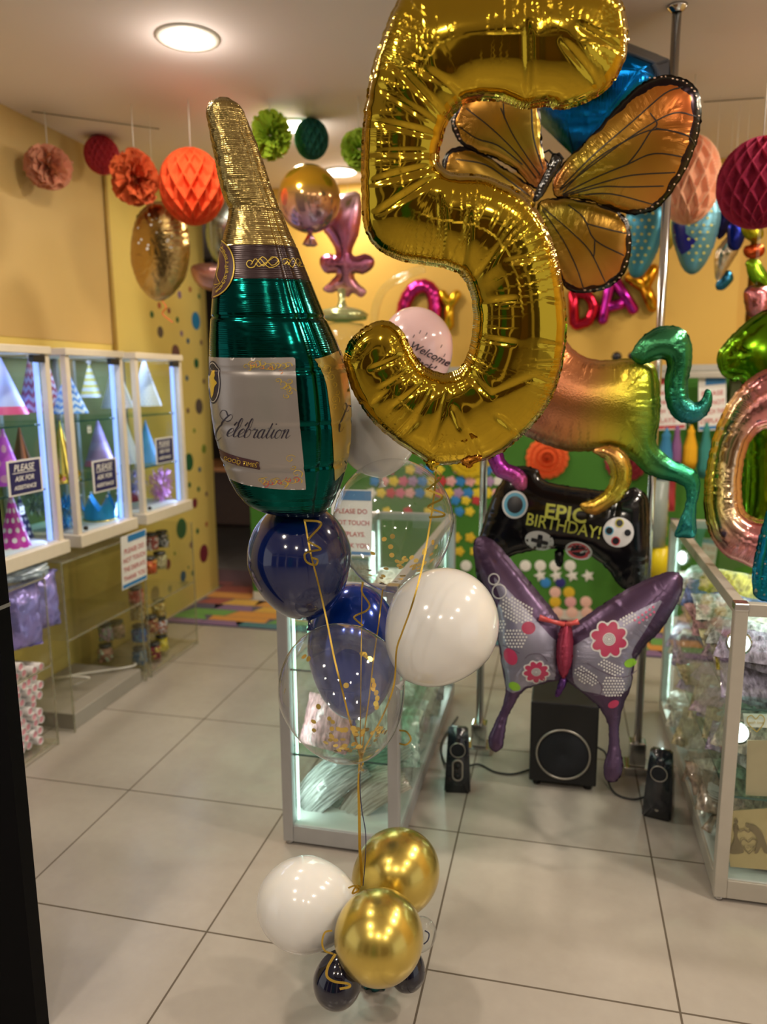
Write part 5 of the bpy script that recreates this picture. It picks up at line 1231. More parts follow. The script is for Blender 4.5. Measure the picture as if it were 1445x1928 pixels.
# orange butterfly
Ym = 2.35; BF = thing('orange_butterfly_balloon', 'orange and gold monarch butterfly foil balloon right of the number five', 'foil balloon', atY(1030, 340, Ym))
def lerp(a, b_, t_): return tuple(a[i]*(1-t_)+b_[i]*t_ for i in range(3))
def mcol(q, uv):
    d = np.hypot(q[:, 0]-1028, q[:, 1]-335); t_ = np.clip((d-60)/230, 0, 1)[:, None]; n_ = (.5+.5*np.sin(q[:, 0]*.023+q[:, 1]*.031))[:, None]
    g = np.array([[.34, .28, .02]]); o_ = np.array([[.50, .13, .015]]); k_ = np.array([[.50, .13, .04]]); near = np.clip(1-d/70, 0, 1)[:, None]
    c_ = g*(1-t_)+o_*t_; c_ = c_*(1-.35*n_)+np.array([[.46, .22, .02]])*.35*n_; return c_*(1-near)+k_*near
def mbw(q, uv):
    d = np.hypot(q[:, 0]-1028, q[:, 1]-335); return .004+.022*np.clip((d-110)/150, 0, 1)
F_mon = foilmat('monarch_film', rough=.24, ridges=.5, metal=.7, film=520, attr=True, border=(.006, .005, .005), irid=.03)
M_vein = plain('black_vein_print', (.01, .008, .006), .3, spec=.5)
UR = [(1040, 352), (1052, 318), (1075, 292), (1105, 264), (1145, 220), (1180, 182), (1212, 155), (1252, 141), (1290, 148), (1314, 168), (1322, 205), (1318, 250), (1302, 300), (1278, 345), (1248, 385), (1215, 403), (1175, 402), (1130, 385), (1085, 374), (1050, 372)]
LR = [(1015, 380), (1050, 372), (1100, 378), (1150, 392), (1180, 410), (1190, 450), (1186, 490), (1172, 522), (1140, 545), (1098, 552), (1068, 545), (1045, 510), (1025, 460), (1012, 415)]
UL = [(1030, 348), (1034, 310), (1024, 290), (1020, 240), (1016, 190), (1005, 150), (965, 128), (915, 142), (878, 168), (858, 198), (850, 232), (860, 262), (890, 285), (935, 300), (975, 325), (1005, 355)]
LL = [(1008, 362), (980, 335), (945, 312), (900, 283), (862, 276), (838, 292), (832, 330), (848, 380), (885, 420), (935, 440), (980, 425), (1005, 395)]
wf = {}
for nm_, L, off, sd in (('lower_wing', LR, -.02, 1), ('lower_wing', LL, -.02, 2), ('upper_wing', UR, .012, 3), ('upper_wing', UL, .012, 4)):
    f = Foil([L], Ym, thick=.42, res=.007, crease=1, cs=.04, clen=.03, ca=.3, off=off, seed=sd, center=(1060, 340)); f.mesh(nm_, F_mon, BF, mcol, mbw); wf[sd] = f
veins = {3: [[(1055, 355), (1120, 290), (1190, 230), (1250, 178), (1285, 165)], [(1055, 358), (1130, 300), (1200, 250), (1265, 215), (1310, 220)], [(1060, 362), (1110, 310), (1170, 270), (1235, 245), (1312, 262)], [(1222, 215), (1235, 235), (1222, 250), (1200, 285), (1180, 310)], [(1232, 243), (1290, 255), (1310, 275)], [(1060, 366), (1120, 335), (1180, 310), (1230, 290), (1295, 298)], [(1060, 368), (1130, 345), (1190, 330), (1270, 325)], [(1062, 370), (1130, 352), (1180, 352), (1262, 350)], [(1090, 368), (1150, 365), (1230, 385)]],
         1: [[(1025, 392), (1070, 430), (1110, 470), (1140, 530)], [(1022, 395), (1060, 450), (1085, 500), (1100, 545)], [(1070, 385), (1100, 410), (1120, 450), (1175, 480)], [(1105, 420), (1150, 432), (1185, 440)], [(1120, 450), (1118, 480), (1112, 472)]],
         4: [[(1018, 330), (990, 290), (965, 250), (945, 205)], [(1010, 335), (975, 290), (930, 245), (880, 205)], [(985, 310), (940, 275), (900, 262), (868, 240)], [(952, 225), (948, 180), (940, 150)], [(1024, 320), (1006, 260), (1002, 205)]],
         2: [[(1000, 370), (960, 340), (915, 310), (860, 300)], [(995, 385), (940, 375), (870, 345)]]}
for k_, P in veins.items():
    mb = MB()
    for v in P: stroke(wf[k_].pts, v, 2.4, mb, .0012)
    o = mb.build('printed_veins', M_vein, BF)
mb = MB(); R = random.Random(4)
for k_, arc in ((3, [(1225, 148), (1255, 146), (1285, 154), (1306, 172), (1316, 205), (1312, 250), (1296, 300), (1270, 345), (1240, 384), (1205, 398)]), (1, [(1186, 440), (1182, 490), (1165, 522), (1135, 540), (1100, 547)]), (4, [(858, 205), (855, 235), (866, 262)])):
    Q = catmull(arc, 6)
    for x, y in Q[::2]: decal(wf[k_].pts, [ell(x+R.uniform(-2, 2), y+R.uniform(-2, 2), R.uniform(1.4, 3), R.uniform(1.2, 2.2), 7)], 3, .0016, mb)
mb.build('border_spots', plain('pale_spot_print', (.75, .50, .35), .4), BF)
f = Foil([[(1042, 288), (1054, 292), (1060, 304), (1054, 318), (1040, 340), (1024, 368), (1010, 380), (1004, 376), (1012, 352), (1026, 325), (1034, 306)]], Ym, thick=.9, res=.005, off=.05, center=(1060, 340)); f.mesh('body', plain('black_film', (.008, .007, .007), .2, .0, coat=.6), BF)
mb = MB()
for i in range(12): a = i/11; decal(f.pts, [ell(1046-34*a+R.uniform(-3, 3), 306+62*a, 2.2, 1.5, 6)], 3, .0012, mb)
mb.build('body_spots', M_white, BF)
o0 = atY(1044, 292, Ym-.05)
for s_ in ((1036, 296, 1024, 288), (1054, 296, 1062, 300)):
    q = atY(s_[2], s_[3], Ym-.05); MB().tube([o0, (o0+q)/2+Vector((0, 0, .01)), q], .003, 8).build('antenna', M_vein, BF)

# rainbow horse
def horsecol(q, uv):
    xs = [900, 960, 1020, 1090, 1150, 1200, 1240, 1300]; cs = [(.24, .04, .30), (.36, .12, .22), (.50, .19, .11), (.52, .22, .08), (.52, .38, .04), (.38, .42, .03), (.10, .28, .04), (.02, .24, .12)]
    x = q[:, 0]+.30*(q[:, 1]-760); c_ = np.stack([np.interp(x, xs, [k[i] for k in cs]) for i in range(3)], 1)
    top = np.clip((735-q[:, 1])/60, 0, 1)[:, None]*np.clip((1150-q[:, 0])/90, 0, 1)[:, None]; c_ = c_*(1-top)+np.array([[.62, .22, .08]])*top
    teal = np.clip((q[:, 1]-900)/90, 0, 1)[:, None]*np.clip((q[:, 0]-1235)/20, 0, 1)[:, None]; return c_*(1-teal)+np.array([[.03, .30, .30]])*teal
def legcol(stops): 
    return gradv(stops)
HT = thing('rainbow_horse_balloon', 'rainbow orange to green glittery horse foil balloon, its head hidden by the number five', 'foil balloon', atY(1130, 780, 2.42)); Yh = 2.45
F_horse = foilmat('rainbow_film', rough=.22, ridges=.8, attr=True, glitter=.16, metal=.85, film=480)
body = [(905, 690), (900, 640), (910, 590), (940, 560), (985, 555), (1030, 575), (1055, 610), (1070, 645), (1098, 670), (1135, 678), (1175, 675), (1212, 676), (1236, 695), (1244, 740), (1243, 790), (1236, 830), (1248, 850), (1272, 868), (1300, 880), (1315, 892), (1320, 915), (1312, 955), (1311, 1008), (1292, 1013), (1270, 1009), (1278, 985), (1291, 952), (1291, 922), (1276, 910), (1244, 902), (1214, 890), (1192, 868), (1160, 852), (1120, 850), (1075, 850), (1040, 842), (1000, 826), (965, 808), (930, 780), (912, 740)]
f = Foil([body], Yh, thick=.62, res=.008, crease=1, cs=.05, clen=.03, seed=3, center=(1120, 800)); f.mesh('body', F_horse, HT, horsecol)
f = Foil([[(1115, 848), (1150, 838), (1178, 852), (1190, 880), (1188, 912), (1172, 938), (1148, 956), (1122, 970), (1098, 962), (1094, 948), (1120, 938), (1142, 920), (1150, 895), (1142, 868)]], Yh, thick=.8, res=.007, off=.05, crease=1, cs=.05, seed=5, center=(1120, 800))
f.mesh('hind_leg', F_horse, HT, gradv([(850, (.62, .32, .10)), (890, (.55, .44, .04)), (930, (.45, .40, .04)), (968, (.65, .30, .06))]))
f = Foil([[(918, 822), (940, 828), (950, 860), (958, 872), (980, 882), (993, 900), (990, 922), (975, 922), (958, 906), (936, 898), (920, 870), (908, 840)]], Yh, thick=.8, res=.007, off=.03, crease=1, cs=.05, seed=6, center=(1120, 800))
f.mesh('front_leg', F_horse, HT, gradv([(830, (.22, .03, .40)), (880, (.40, .05, .42)), (920, (.62, .14, .30))]))
tail = [(1188, 672), (1200, 645), (1222, 624), (1252, 613), (1282, 617), (1301, 638), (1304, 680), (1296, 725), (1300, 752), (1315, 757), (1325, 745), (1330, 732), (1341, 738), (1342, 758), (1334, 778), (1315, 794), (1290, 797), (1268, 785), (1254, 755), (1252, 715), (1256, 684), (1244, 676), (1222, 684), (1204, 686)]
f = Foil([tail], Yh, thick=.85, res=.007, off=.035, crease=1, cs=.03, seed=7, center=(1120, 800)); f.mesh('tail', F_horse, HT, lambda q, uv: gradv([(620, (.05, .25, .11)), (700, (.015, .17, .06)), (745, (.015, .20, .11)), (790, (.02, .21, .27))])(q, uv)*1.0)

# black game controller
Yc = 2.68; F_blk = plain('black_balloon_film', (.004, .004, .005), .14, .0, spec=.35, coat=.12)
ctl = [(948, 900), (955, 884), (985, 877), (1012, 884), (1025, 903), (1060, 913), (1110, 920), (1150, 925), (1172, 930), (1190, 918), (1212, 926), (1222, 945), (1224, 1000), (1222, 1060), (1214, 1098), (1192, 1114), (1168, 1104), (1142, 1070), (1108, 1045), (1066, 1036), (1030, 1034), (990, 1040), (955, 1052), (930, 1085), (908, 1100), (896, 1080), (898, 1030), (912, 980), (930, 930)]
f = fb('controller_balloon', 'black game controller foil balloon reading epic birthday between the chrome poles', [ctl], Yc, F_blk, thick=.55, res=.008, crease=1, cs=.05, seed=9)
ct = f; W2 = plain('controller_white_print', (.72, .72, .74), .3); M_lime = plain('lime_print', (.60, .64, .10), .4); M_cy = plain('cyan_print', (.12, .42, .62), .4); M_rd = plain('coral_print', (.62, .08, .10), .4); M_bk = plain('black_print', (.01, .012, .02), .3); M_olv = plain('yellow_ring_print', (.6, .55, .1), .4)
mb = MB()
def ring(x, y, rx, ry, mats, rot=0):
    for i, (s, m_) in enumerate(mats): mb.m = m_; decal(ct.pts, [ell(x, y, rx*s, ry*s, 24, rot)], 5, .0012+.0007*i, mb)
ring(972, 951, 24, 26, ((1, 0), (.86, 2), (.62, 4)), 0)
ring(1017, 1018, 27, 18, ((1, 0),), 12); ring(1090, 1037, 26, 17, ((1, 0), (.84, 3), (.62, 4)), 15)
ring(1163, 1002, 29, 28, ((1, 0),))
for x, y, m_ in ((1165, 985, 5), (1180, 1003, 0), (1146, 999, 2), (1158, 1018, 3)):
    for i, (s, mm) in enumerate(((8.5, m_), (6.5, 4))): mb.m = mm; decal(ct.pts, [ell(x, y, s, n=16)], 4, .0026+.0007*i, mb)
mb.m = 4
for L in ([(1003, 1012), (1034, 1020), (1032, 1027), (1001, 1019)], [(1015, 1006), (1024, 1008), (1020, 1031), (1011, 1029)]): decal(ct.pts, [L], 4, .0028, mb)
mb.build('printed_buttons', [W2, M_lime, M_cy, M_rd, M_bk, M_olv], ct.root)
mb = MB(); text_on(mb, ct.pts, 'EPIC', 1064, 980, 38, rot=8, bold=.9, off=.002, sx=1.05, spacing=1.02); text_on(mb, ct.pts, 'BIRTHDAY!', 1060, 1001, 32, rot=11, off=.002, bold=.3, sx=.88)
mb.build('lettering', M_lime, ct.root)
f2 = Foil([[(1046, 1036), (1062, 1036), (1060, 1062), (1054, 1068), (1046, 1060)]], Yc, res=.006); f2.mesh('filling_tail', F_blk, ct.root)

# purple butterfly
Yp = 2.30; PB = thing('purple_butterfly_balloon', 'silver lilac butterfly foil balloon with purple edges and pink flowers above the subwoofer', 'foil balloon', atY(1064, 1225, Yp))
F_lil = foilmat('lilac_butterfly_film', (.27, .26, .35), .30, .5, border=(.080, .046, .100), metal=.6)
PR = [(1063, 1275), (1062, 1230), (1066, 1190), (1082, 1176), (1110, 1155), (1150, 1128), (1195, 1102), (1238, 1083), (1268, 1076), (1286, 1088), (1284, 1118), (1266, 1155), (1240, 1192), (1212, 1220), (1196, 1252), (1190, 1290), (1176, 1325), (1167, 1365), (1168, 1405), (1174, 1440), (1168, 1464), (1153, 1474), (1140, 1464), (1138, 1440), (1146, 1405), (1145, 1365), (1130, 1335), (1102, 1308), (1078, 1290)]
PL = [(1060, 1275), (1045, 1282), (1012, 1290), (988, 1300), (972, 1322), (956, 1355), (951, 1385), (946, 1408), (932, 1416), (920, 1402), (924, 1378), (942, 1340), (952, 1300), (945, 1255), (938, 1205), (932, 1155), (912, 1105), (895, 1060), (892, 1022), (906, 1010), (930, 1018), (955, 1045), (990, 1085), (1025, 1128), (1050, 1160), (1062, 1190), (1063, 1235)]
def ldist(x, y, a, b_):
    e = np.array([b_[0]-a[0], b_[1]-a[1]], float); l2 = (e**2).sum(); t_ = np.clip(((x-a[0])*e[0]+(y-a[1])*e[1])/l2, 0, 1); return np.hypot(x-a[0]-t_*e[0], y-a[1]-t_*e[1])
def pbw(q, uv):
    x, y = q[:, 0], q[:, 1]; d1_ = np.where(x > 1063, ldist(x, y, (1072, 1182), (1275, 1078)), ldist(x, y, (906, 1012), (1058, 1172)))
    d2_ = np.where(x > 1063, ldist(x, y, (1287, 1090), (1205, 1232)), ldist(x, y, (892, 1022), (928, 1128)))
    k1 = np.clip((36-d1_)/6, 0, 1); k2 = np.clip((17-d2_)/6, 0, 1); nb = np.clip((17-np.abs(x-1063))/6, 0, 1); lo_ = np.clip((y-1300)/22, 0, 1)
    return .005+.08*np.maximum.reduce([k1, k2, nb, lo_])
pw = {}
for k_, L in ((1, PR), (2, PL)):
    f = Foil([L], Yp, thick=.5, res=.007, crease=1, cs=.045, clen=.025, seed=20+k_, center=(1064, 1225)); f.mesh('wing', F_lil, PB, bwfn=pbw); pw[k_] = f
f = Foil([[(1066, 1168), (1076, 1178), (1080, 1210), (1078, 1245), (1068, 1272), (1060, 1278), (1052, 1262), (1048, 1230), (1052, 1195), (1058, 1175)]], Yp, thick=.9, res=.006, off=.045, center=(1064, 1225)); f.mesh('body', foilmat('magenta_body_film', (.30, .03, .07), .3, metal=.6), PB)
p = atY(1060, 1290, Yp); f = Foil([[(1056, 1276), (1068, 1278), (1064, 1295), (1052, 1312), (1046, 1310), (1050, 1292)]], Yp, thick=.8, res=.006, off=.01, center=(1064, 1225)); f.mesh('filling_tail', foilmat('purple_tail_film', (.12, .05, .2), .3), PB)
M_ant = plain('red_antenna_film', (.60, .08, .08), .3)
for P in ([(1064, 1176), (1040, 1170), (1016, 1163)], [(1066, 1176), (1078, 1174), (1090, 1170)]): MB().tube([atY(x, y, Yp-.02) for x, y in P], [.008, .006, .010], 10).build('antenna', M_ant, PB)
M_fl = plain('raspberry_print', (.42, .035, .10), .35); M_wh = plain('white_lace_print', (.62, .62, .62), .35); M_gr = plain('leaf_print', (.22, .46, .03), .35); M_gy = plain('thin_line_print', (.12, .09, .14), .4)
M_pkr = plain('pink_spot_print', (.62, .12, .25), .35)
MBp = MB()
def petals(k_, x, y, r0, r1, n, rot=0, sc=1.0):
    MBp.m = 1; K = 96; P = [(x+(r1+3.0)*(.72+.28*abs(math.cos(n*(a-rot)/2))**.6)*math.cos(a), y+sc*(r1+3.0)*(.72+.28*abs(math.cos(n*(a-rot)/2))**.6)*math.sin(a)) for a in np.linspace(0, 2*math.pi, K, endpoint=False)]
    decal(pw[k_].pts, [P], 5, .0012, MBp)
    MBp.m = 0; P = [(x+r1*(.60+.40*abs(math.cos(n*(a-rot)/2))**.6)*math.cos(a), y+sc*r1*(.60+.40*abs(math.cos(n*(a-rot)/2))**.6)*math.sin(a)) for a in np.linspace(0, 2*math.pi, K, endpoint=False)]; decal(pw[k_].pts, [P], 4, .002, MBp)
    MBp.m = 1; decal(pw[k_].pts, [ell(x, y, r0, r0*sc)], 4, .0028, MBp); MBp.m = 3
    for j in range(3): stroke(pw[k_].pts, ell(x, y, r0*(.3+.25*j), r0*sc*(.3+.25*j), 10), .8, MBp, .0033, closed=True, smooth=2)
petals(1, 1146, 1204, 12, 34, 8, .3, 1.0); petals(2, 1011, 1265, 9, 24, 9, .2, .85)
MBp.m = 0; decal(pw[2].pts, [ell(997, 1183, 13, 12)], 4, .0015, MBp); decal(pw[2].pts, [ell(963, 1236, 12, 17, rot=-30)], 4, .0015, MBp); decal(pw[1].pts, [ell(1155, 1325, 11, 7, rot=-25)], 4, .0015, MBp)
MBp.m = 2; decal(pw[2].pts, [ell(970, 1292, 12, 8, rot=25)], 4, .0015, MBp); decal(pw[1].pts, [ell(1187, 1248, 13, 8, rot=-15)], 4, .0015, MBp)
R = random.Random(9)
def lace(k_, x, y, rx, ry, rot, m_, r, step):
    MBp.m = m_; c_, s_ = math.cos(math.radians(rot)), math.sin(math.radians(rot))
    for i in np.arange(-rx, rx+.1, step):
        for jj, j in enumerate(np.arange(-ry, ry+.1, step)):
            ii = i+(step/2 if jj % 2 else 0)
            if (ii/rx)**2+(j/ry)**2 < 1: decal(pw[k_].pts, [ell(x+c_*ii-s_*j, y+s_*ii+c_*j, r, n=6)], 4, .0013, MBp)
lace(2, 975, 1150, 34, 22, 30, 1, 2.3, 6); lace(2, 972, 1202, 24, 20, 0, 1, 2.1, 6); lace(2, 945, 1178, 10, 14, 0, 1, 2, 6)
lace(1, 1150, 1256, 26, 12, 25, 1, 2.0, 5.5); lace(1, 1105, 1272, 26, 14, 35, 1, 2.0, 5.5); lace(1, 1155, 1292, 22, 22, 0, 1, 2.0, 5.5); lace(1, 1182, 1166, 16, 12, -30, 1, 2.2, 6)
lace(1, 1212, 1160, 24, 12, -35, 4, 2.6, 8.5)
MBp.m = 1
for x, y, r in ((942, 1115, 13), (932, 1092, 10)): stroke(pw[2].pts, ell(x, y, r, n=12), 2, MBp, .0015, closed=True)
MBp.m = 3
for k_, P in ((1, [(1105, 1248), (1130, 1262), (1160, 1274), (1185, 1272), (1200, 1262)]), (1, [(1085, 1262), (1112, 1270), (1132, 1290), (1130, 1306), (1118, 1308)]), (2, [(990, 1240), (1000, 1232), (1020, 1232), (1032, 1245)]), (1, [(1196, 1245), (1202, 1235), (1197, 1230), (1193, 1236)]), (2, [(948, 1215), (965, 1222), (980, 1230)])): stroke(pw[k_].pts, P, 1.5, MBp, .0016)
MBp.build('printed_pattern', [M_fl, M_wh, M_gr, M_gy, M_pkr], PB)

# right edge: green number one, rainbow nought, teal balloon
F_green = foilmat('green_foil', (.14, .34, .01), .16, .5)
one = [(1350, 680), (1358, 655), (1392, 618), (1425, 592), (1460, 580), (1530, 580), (1545, 640), (1545, 960), (1540, 1010), (1400, 1010), (1396, 960), (1400, 740), (1380, 718), (1360, 706)]
fb('number_balloon', 'bright green number one foil balloon behind the rainbow nought', [one], 2.75, F_green, cat='number balloon', group='number balloons at the right edge', thick=.55, res=.01, crease=1, cs=.06, clen=.06, seed=31)
F_rb = foilmat('rainbow_nought_film', rough=.16, ridges=.7, attr=True)
def ncol(q, uv):
    x0 = 1480.; d = np.abs(q[:, 0]-x0); xs = [60, 85, 110, 135, 160]; cs = [(.75, .30, .30), (.72, .45, .30), (.72, .55, .30), (.62, .55, .08), (.55, .50, .04)]
    c_ = np.stack([np.interp(d, xs, [k[i] for k in cs]) for i in range(3)], 1); b_ = np.clip(np.maximum((q[:, 1]-975)/60, (750-q[:, 1])/60), 0, 1)[:, None]; return c_*(1-b_)+np.array([[.72, .28, .30]])*b_
zero_o = [(1480, 688), (1432, 700), (1395, 728), (1362, 775), (1340, 835), (1328, 900), (1326, 960), (1338, 1010), (1365, 1045), (1402, 1062), (1440, 1078), (1480, 1082), (1520, 1078), (1600, 1045), (1630, 960), (1630, 860), (1600, 770), (1560, 715)]
zero_i = [(1480, 802), (1440, 808), (1415, 830), (1402, 868), (1397, 915), (1402, 958), (1425, 975), (1480, 980), (1535, 970), (1558, 915), (1550, 850), (1525, 812)]
fb('number_balloon', 'rainbow pastel number nought foil balloon with pink and gold sheen', [zero_o, zero_i], 2.5, F_rb, cat='number balloon', group='number balloons at the right edge', colorfn=ncol, thick=.7, res=.009, crease=1, cs=.035, clen=.05, ca=.4, seed=32)
F_teal = foilmat('teal_foil', (.01, .24, .36), .18, .5)
f = fb('teal_star_print_balloon', 'teal blue foil balloon with small silver stars at the lower right edge', [[(1452, 955), (1436, 990), (1424, 1035), (1417, 1080), (1418, 1115), (1432, 1130), (1470, 1135), (1510, 1125), (1530, 1060), (1500, 980)]], 2.25, F_teal, thick=.6, res=.008, crease=1, cs=.04, seed=33)
mb = MB()
for x, y, r in ((1424, 1112, 5), (1426, 1080, 3), (1423, 1060, 2.5), (1430, 1040, 3.5), (1432, 1024, 3), (1440, 1010, 3), (1436, 1090, 2), (1442, 1062, 2.5), (1440, 1120, 3)):
    decal(f.pts, [[(x+r*(1 if j % 2 == 0 else .45)*math.cos(j*math.pi/5-1.57), y+r*(1 if j % 2 == 0 else .45)*math.sin(j*math.pi/5-1.57)) for j in range(10)]], 4, .0012, mb)
mb.build('printed_stars', M_ring, f.root)
# ------------------------------------------------------------------ the balloon bouquet
YB0 = 1.56
F_g5 = foilmat('gold_foil', (.49, .33, .024), .07, .55)
five = [(770, -22), (900, -42), (1050, -48), (1120, -40), (1162, -14), (1181, 30), (1183, 88), (1171, 130), (1148, 164), (1108, 192), (1062, 207), (1024, 202), (985, 206), (940, 193), (902, 191), (876, 197), (856, 215), (841, 240), (832, 270), (828, 300), (838, 318), (862, 326), (905, 328), (945, 342), (985, 365), (1015, 400), (1040, 450), (1058, 520), (1068, 600), (1062, 680), (1040, 750), (1005, 800), (960, 842), (918, 866), (870, 873), (815, 876), (788, 860), (745, 832), (700, 792), (667, 742), (651, 695), (648, 668), (660, 640), (690, 613), (722, 603), (745, 611), (763, 630), (775, 655), (795, 685), (820, 698), (845, 702), (868, 690), (884, 655), (891, 600), (885, 550), (868, 520), (840, 506), (800, 499), (755, 492), (712, 470), (690, 440), (682, 400), (680, 320), (683, 240), (690, 180), (700, 130), (712, 90), (730, 40), (750, 0)]
f5 = fb('number_balloon', 'huge shiny gold number five foil balloon in front', [five], 1.50, F_g5, cat='number balloon', thick=.60, res=.0042, seam=.004, crease=1, cs=.05, clen=.018, ca=.10, power=.44, seed=12, wob=.0006, yaw=4, folds=[(a_, b__, d_*.6, w_) for a_, b__, d_, w_ in [((790, 30), (800, 150), .10, .006), ((798, 140), (872, 192), .12, .006), ((728, 112), (840, 232), .20, .005), ((700, 160), (835, 250), .08, .005),
  ((688, 228), (826, 262), .16, .005), ((684, 290), (826, 290), .08, .005), ((690, 348), (832, 312), .20, .006), ((712, 404), (842, 322), .22, .006), ((828, 372), (834, 500), .13, .006), ((880, 400), (868, 512), .14, .006), ((960, 430), (880, 540), .10, .006),
  ((1050, 470), (950, 492), .10, .005), ((890, 572), (962, 560), .10, .005), ((888, 630), (960, 640), .12, .005), ((872, 688), (918, 735), .18, .006), ((850, 755), (866, 800), .14, .006), ((918, 735), (1000, 700), .06, .006),
  ((700, 690), (760, 665), .14, .005), ((718, 725), (778, 690), .14, .005), ((740, 760), (800, 712), .16, .005), ((770, 800), (822, 715), .12, .006), ((810, 830), (846, 715), .12, .006), ((1020, 560), (1066, 570), .12, .004), ((1012, 640), (1064, 650), .12, .004), ((1000, 700), (1050, 725), .12, .005),
  ((985, 60), (990, 200), .14, .006), ((1050, 90), (1130, 175), .16, .006), ((1080, 60), (1176, 110), .16, .005), ((660, 690), (700, 640), .10, .006), ((690, 770), (740, 720), .12, .006), ((740, 828), (790, 780), .12, .006), ((900, 860), (880, 800), .10, .006), ((985, 820), (930, 770), .12, .006)]])
p = f5.pts([(815, 868)], 0)[0]
MB().lathe([(.001, .012), (.014, .004), (.012, -.004), (.004, -.014), (.001, -.016)], p, n=14, disp=lambda a, b_: 1+.3*math.sin(5*b_)).build('filling_tail', F_g5, f5.root)
q = f5.pts([(885, 866)], 0)[0]
Foil([[(868, 866), (884, 858), (905, 856), (908, 866), (895, 872), (888, 880), (874, 878)]], 1.50, thick=.3, res=.003, seed=3).mesh('hanging_tab', foilmat('amber_foil', (.40, .16, .02), .2), f5.root)
# champagne bottle
Yb = 1.50
ctr = at(525, 600, Yb); bn = (CAM-ctr).normalized(); bU = Vector((0, 0, 1)).cross(bn).normalized(); bV = bn.cross(bU)
def b2(px, py):
    r = ray(px, py); t_ = (ctr-CAM).dot(bn)/r.dot(bn); return CAM+r*t_
prof = [(184, 420, 424), (187, 405, 436), (192, 396, 447), (202, 391, 455), (215, 389, 461), (240, 394, 471), (265, 398, 482), (300, 406, 494), (330, 411, 504), (360, 418, 514), (378, 424, 521), (390, 431, 526), (400, 432, 531), (415, 430, 537), (440, 423, 547), (466, 418, 560), (500, 412, 573), (528, 406, 585), (560, 402, 598), (600, 399, 615), (640, 397, 634), (668, 397, 645), (700, 397, 655), (740, 398, 661), (780, 402, 664), (820, 409, 663), (860, 419, 658), (900, 434, 648), (925, 448, 639), (945, 466, 630), (958, 490, 622), (966, 520, 612), (972, 550, 604), (976, 566, 590), (978, 574, 580)]
pa = np.array(prof, float)
ysf = np.linspace(184, 978, 260)
yb = np.array(sorted(set(list(ysf)+[466, 468, 528, 530])))
def sm(col):
    s = np.interp(yb, pa[:, 0], pa[:, col]); k = np.ones(5)/5; s2 = np.convolve(np.pad(s, 2, 'edge'), k, 'valid'); return s2
Lx, Rx = sm(1), sm(2); PH = 120
rb = np.random.RandomState(4); gro = [(598, 3, .035), (692, 3, .03), (790, 3, .018), (866, 3, .035), (930, 3, .02), (345, 2.5, .03), (392, 3, .05), (300, 2.5, .02)]
nzr = rb.randn(len(yb), PH)
def bottle_pt(x, y, off):
    """front surface of the bottle at a point of its outline plane."""
    L = np.interp(y, yb, Lx); R_ = np.interp(y, yb, Rx); C = (L+R_)/2; a = (R_-L)/2; s = np.clip((x-C)/max(a, .5), -.999, .999); phi = math.asin(s)
    return phi, C, a
def bottle_surf(phi, y, off=0.0):
    L = np.interp(y, yb, Lx); R_ = np.interp(y, yb, Rx); C = (L+R_)/2; a = (R_-L)/2
    r = 1.0
    for g, w, d in gro: r -= d*math.exp(-((y-g)/w)**2)
    seam = math.exp(-((phi-math.radians(32))/.06)**2); flat = .05*math.cos(4*(phi-math.radians(32)))*min(1, (y-184)/300.)
    r = r*(1-.07*seam+flat*.6)
    cpt = b2(C, y); k = (cpt-CAM).dot(FWD)/FPX; A = a*k
    x_ = math.sin(phi)*A*(r if abs(math.sin(phi)) < .97 else min(1, r+.02)); z_ = math.cos(phi)*A*.80*r
    nrm = (bU*math.sin(phi)+bn*math.cos(phi)).normalized()
    return cpt+bU*x_+bn*z_+nrm*off
def bsurf(P, off): 
    out = []
    for x, y in P: phi, _, _ = bottle_pt(x, y, 0); out.append(bottle_surf(phi, y, off))
    return out
V, F, fm, uv = [], [], [], []
for i, y in enumerate(yb):
    for j in range(PH):
        phi = 2*math.pi*j/PH; amp = .0006 if y < 466 else .0002
        V.append(bottle_surf(phi, y, nzr[i, j]*amp*(1 if y < 400 else .5))); uv.append((y*.0011, .035+.0*phi))
for i in range(len(yb)-1):
    ym = (yb[i]+yb[i+1])/2; mi = 0 if ym < 467 else (1 if ym < 529 else 2)
    for j in range(PH): F.append((i*PH+j, (i+1)*PH+j, (i+1)*PH+(j+1) % PH, i*PH+(j+1) % PH)); fm.append(mi)
F += [tuple(range(PH)), tuple(range((len(yb)-1)*PH, len(yb)*PH))[::-1]]; fm += [0, 2]
F_neck = foilmat('neck_gold_foil', (.42, .31, .11), .22, .8, crumple=.12); F_bgr = foilmat('bottle_green_foil', (.002, .070, .058), .12, .45); F_brn = foilmat('dark_brown_foil', (.028, .009, .010), .28, .5, metal=.35)
BT = thing('bottle_balloon', 'green champagne bottle foil balloon with gold neck and white label', 'foil balloon', bottle_surf(0, 978))
def sub(name, lo, hi, mat):
    idx = [k for k in range(len(F)) if fm[k] == lo]; used = sorted({v for k in idx for v in F[k]}); mp = {v: i for i, v in enumerate(used)}
    mesh_obj(name, [V[v] for v in used], [[mp[v] for v in F[k]] for k in idx], mat, BT, uv=[uv[v] for v in used])
sub('gold_neck', 0, 0, F_neck); sub('brown_collar', 1, 1, F_brn); sub('green_body', 2, 2, F_bgr)
F_lab = foilmat('pearl_label_film', (.33, .30, .28), .3, 1.2, metal=.5); F_lab2 = foilmat('gold_label_film', (.48, .36, .10), .28, 1.2, metal=.75)
mb = MB(); decal(bsurf, [[(399, 670), (553, 668), (556, 720), (563, 800), (569, 860), (573, 905), (520, 903), (470, 898), (437, 890), (420, 850), (408, 810), (401, 760), (399, 700)]], 5, .0012, mb); mb.build('front_label', F_lab, BT)
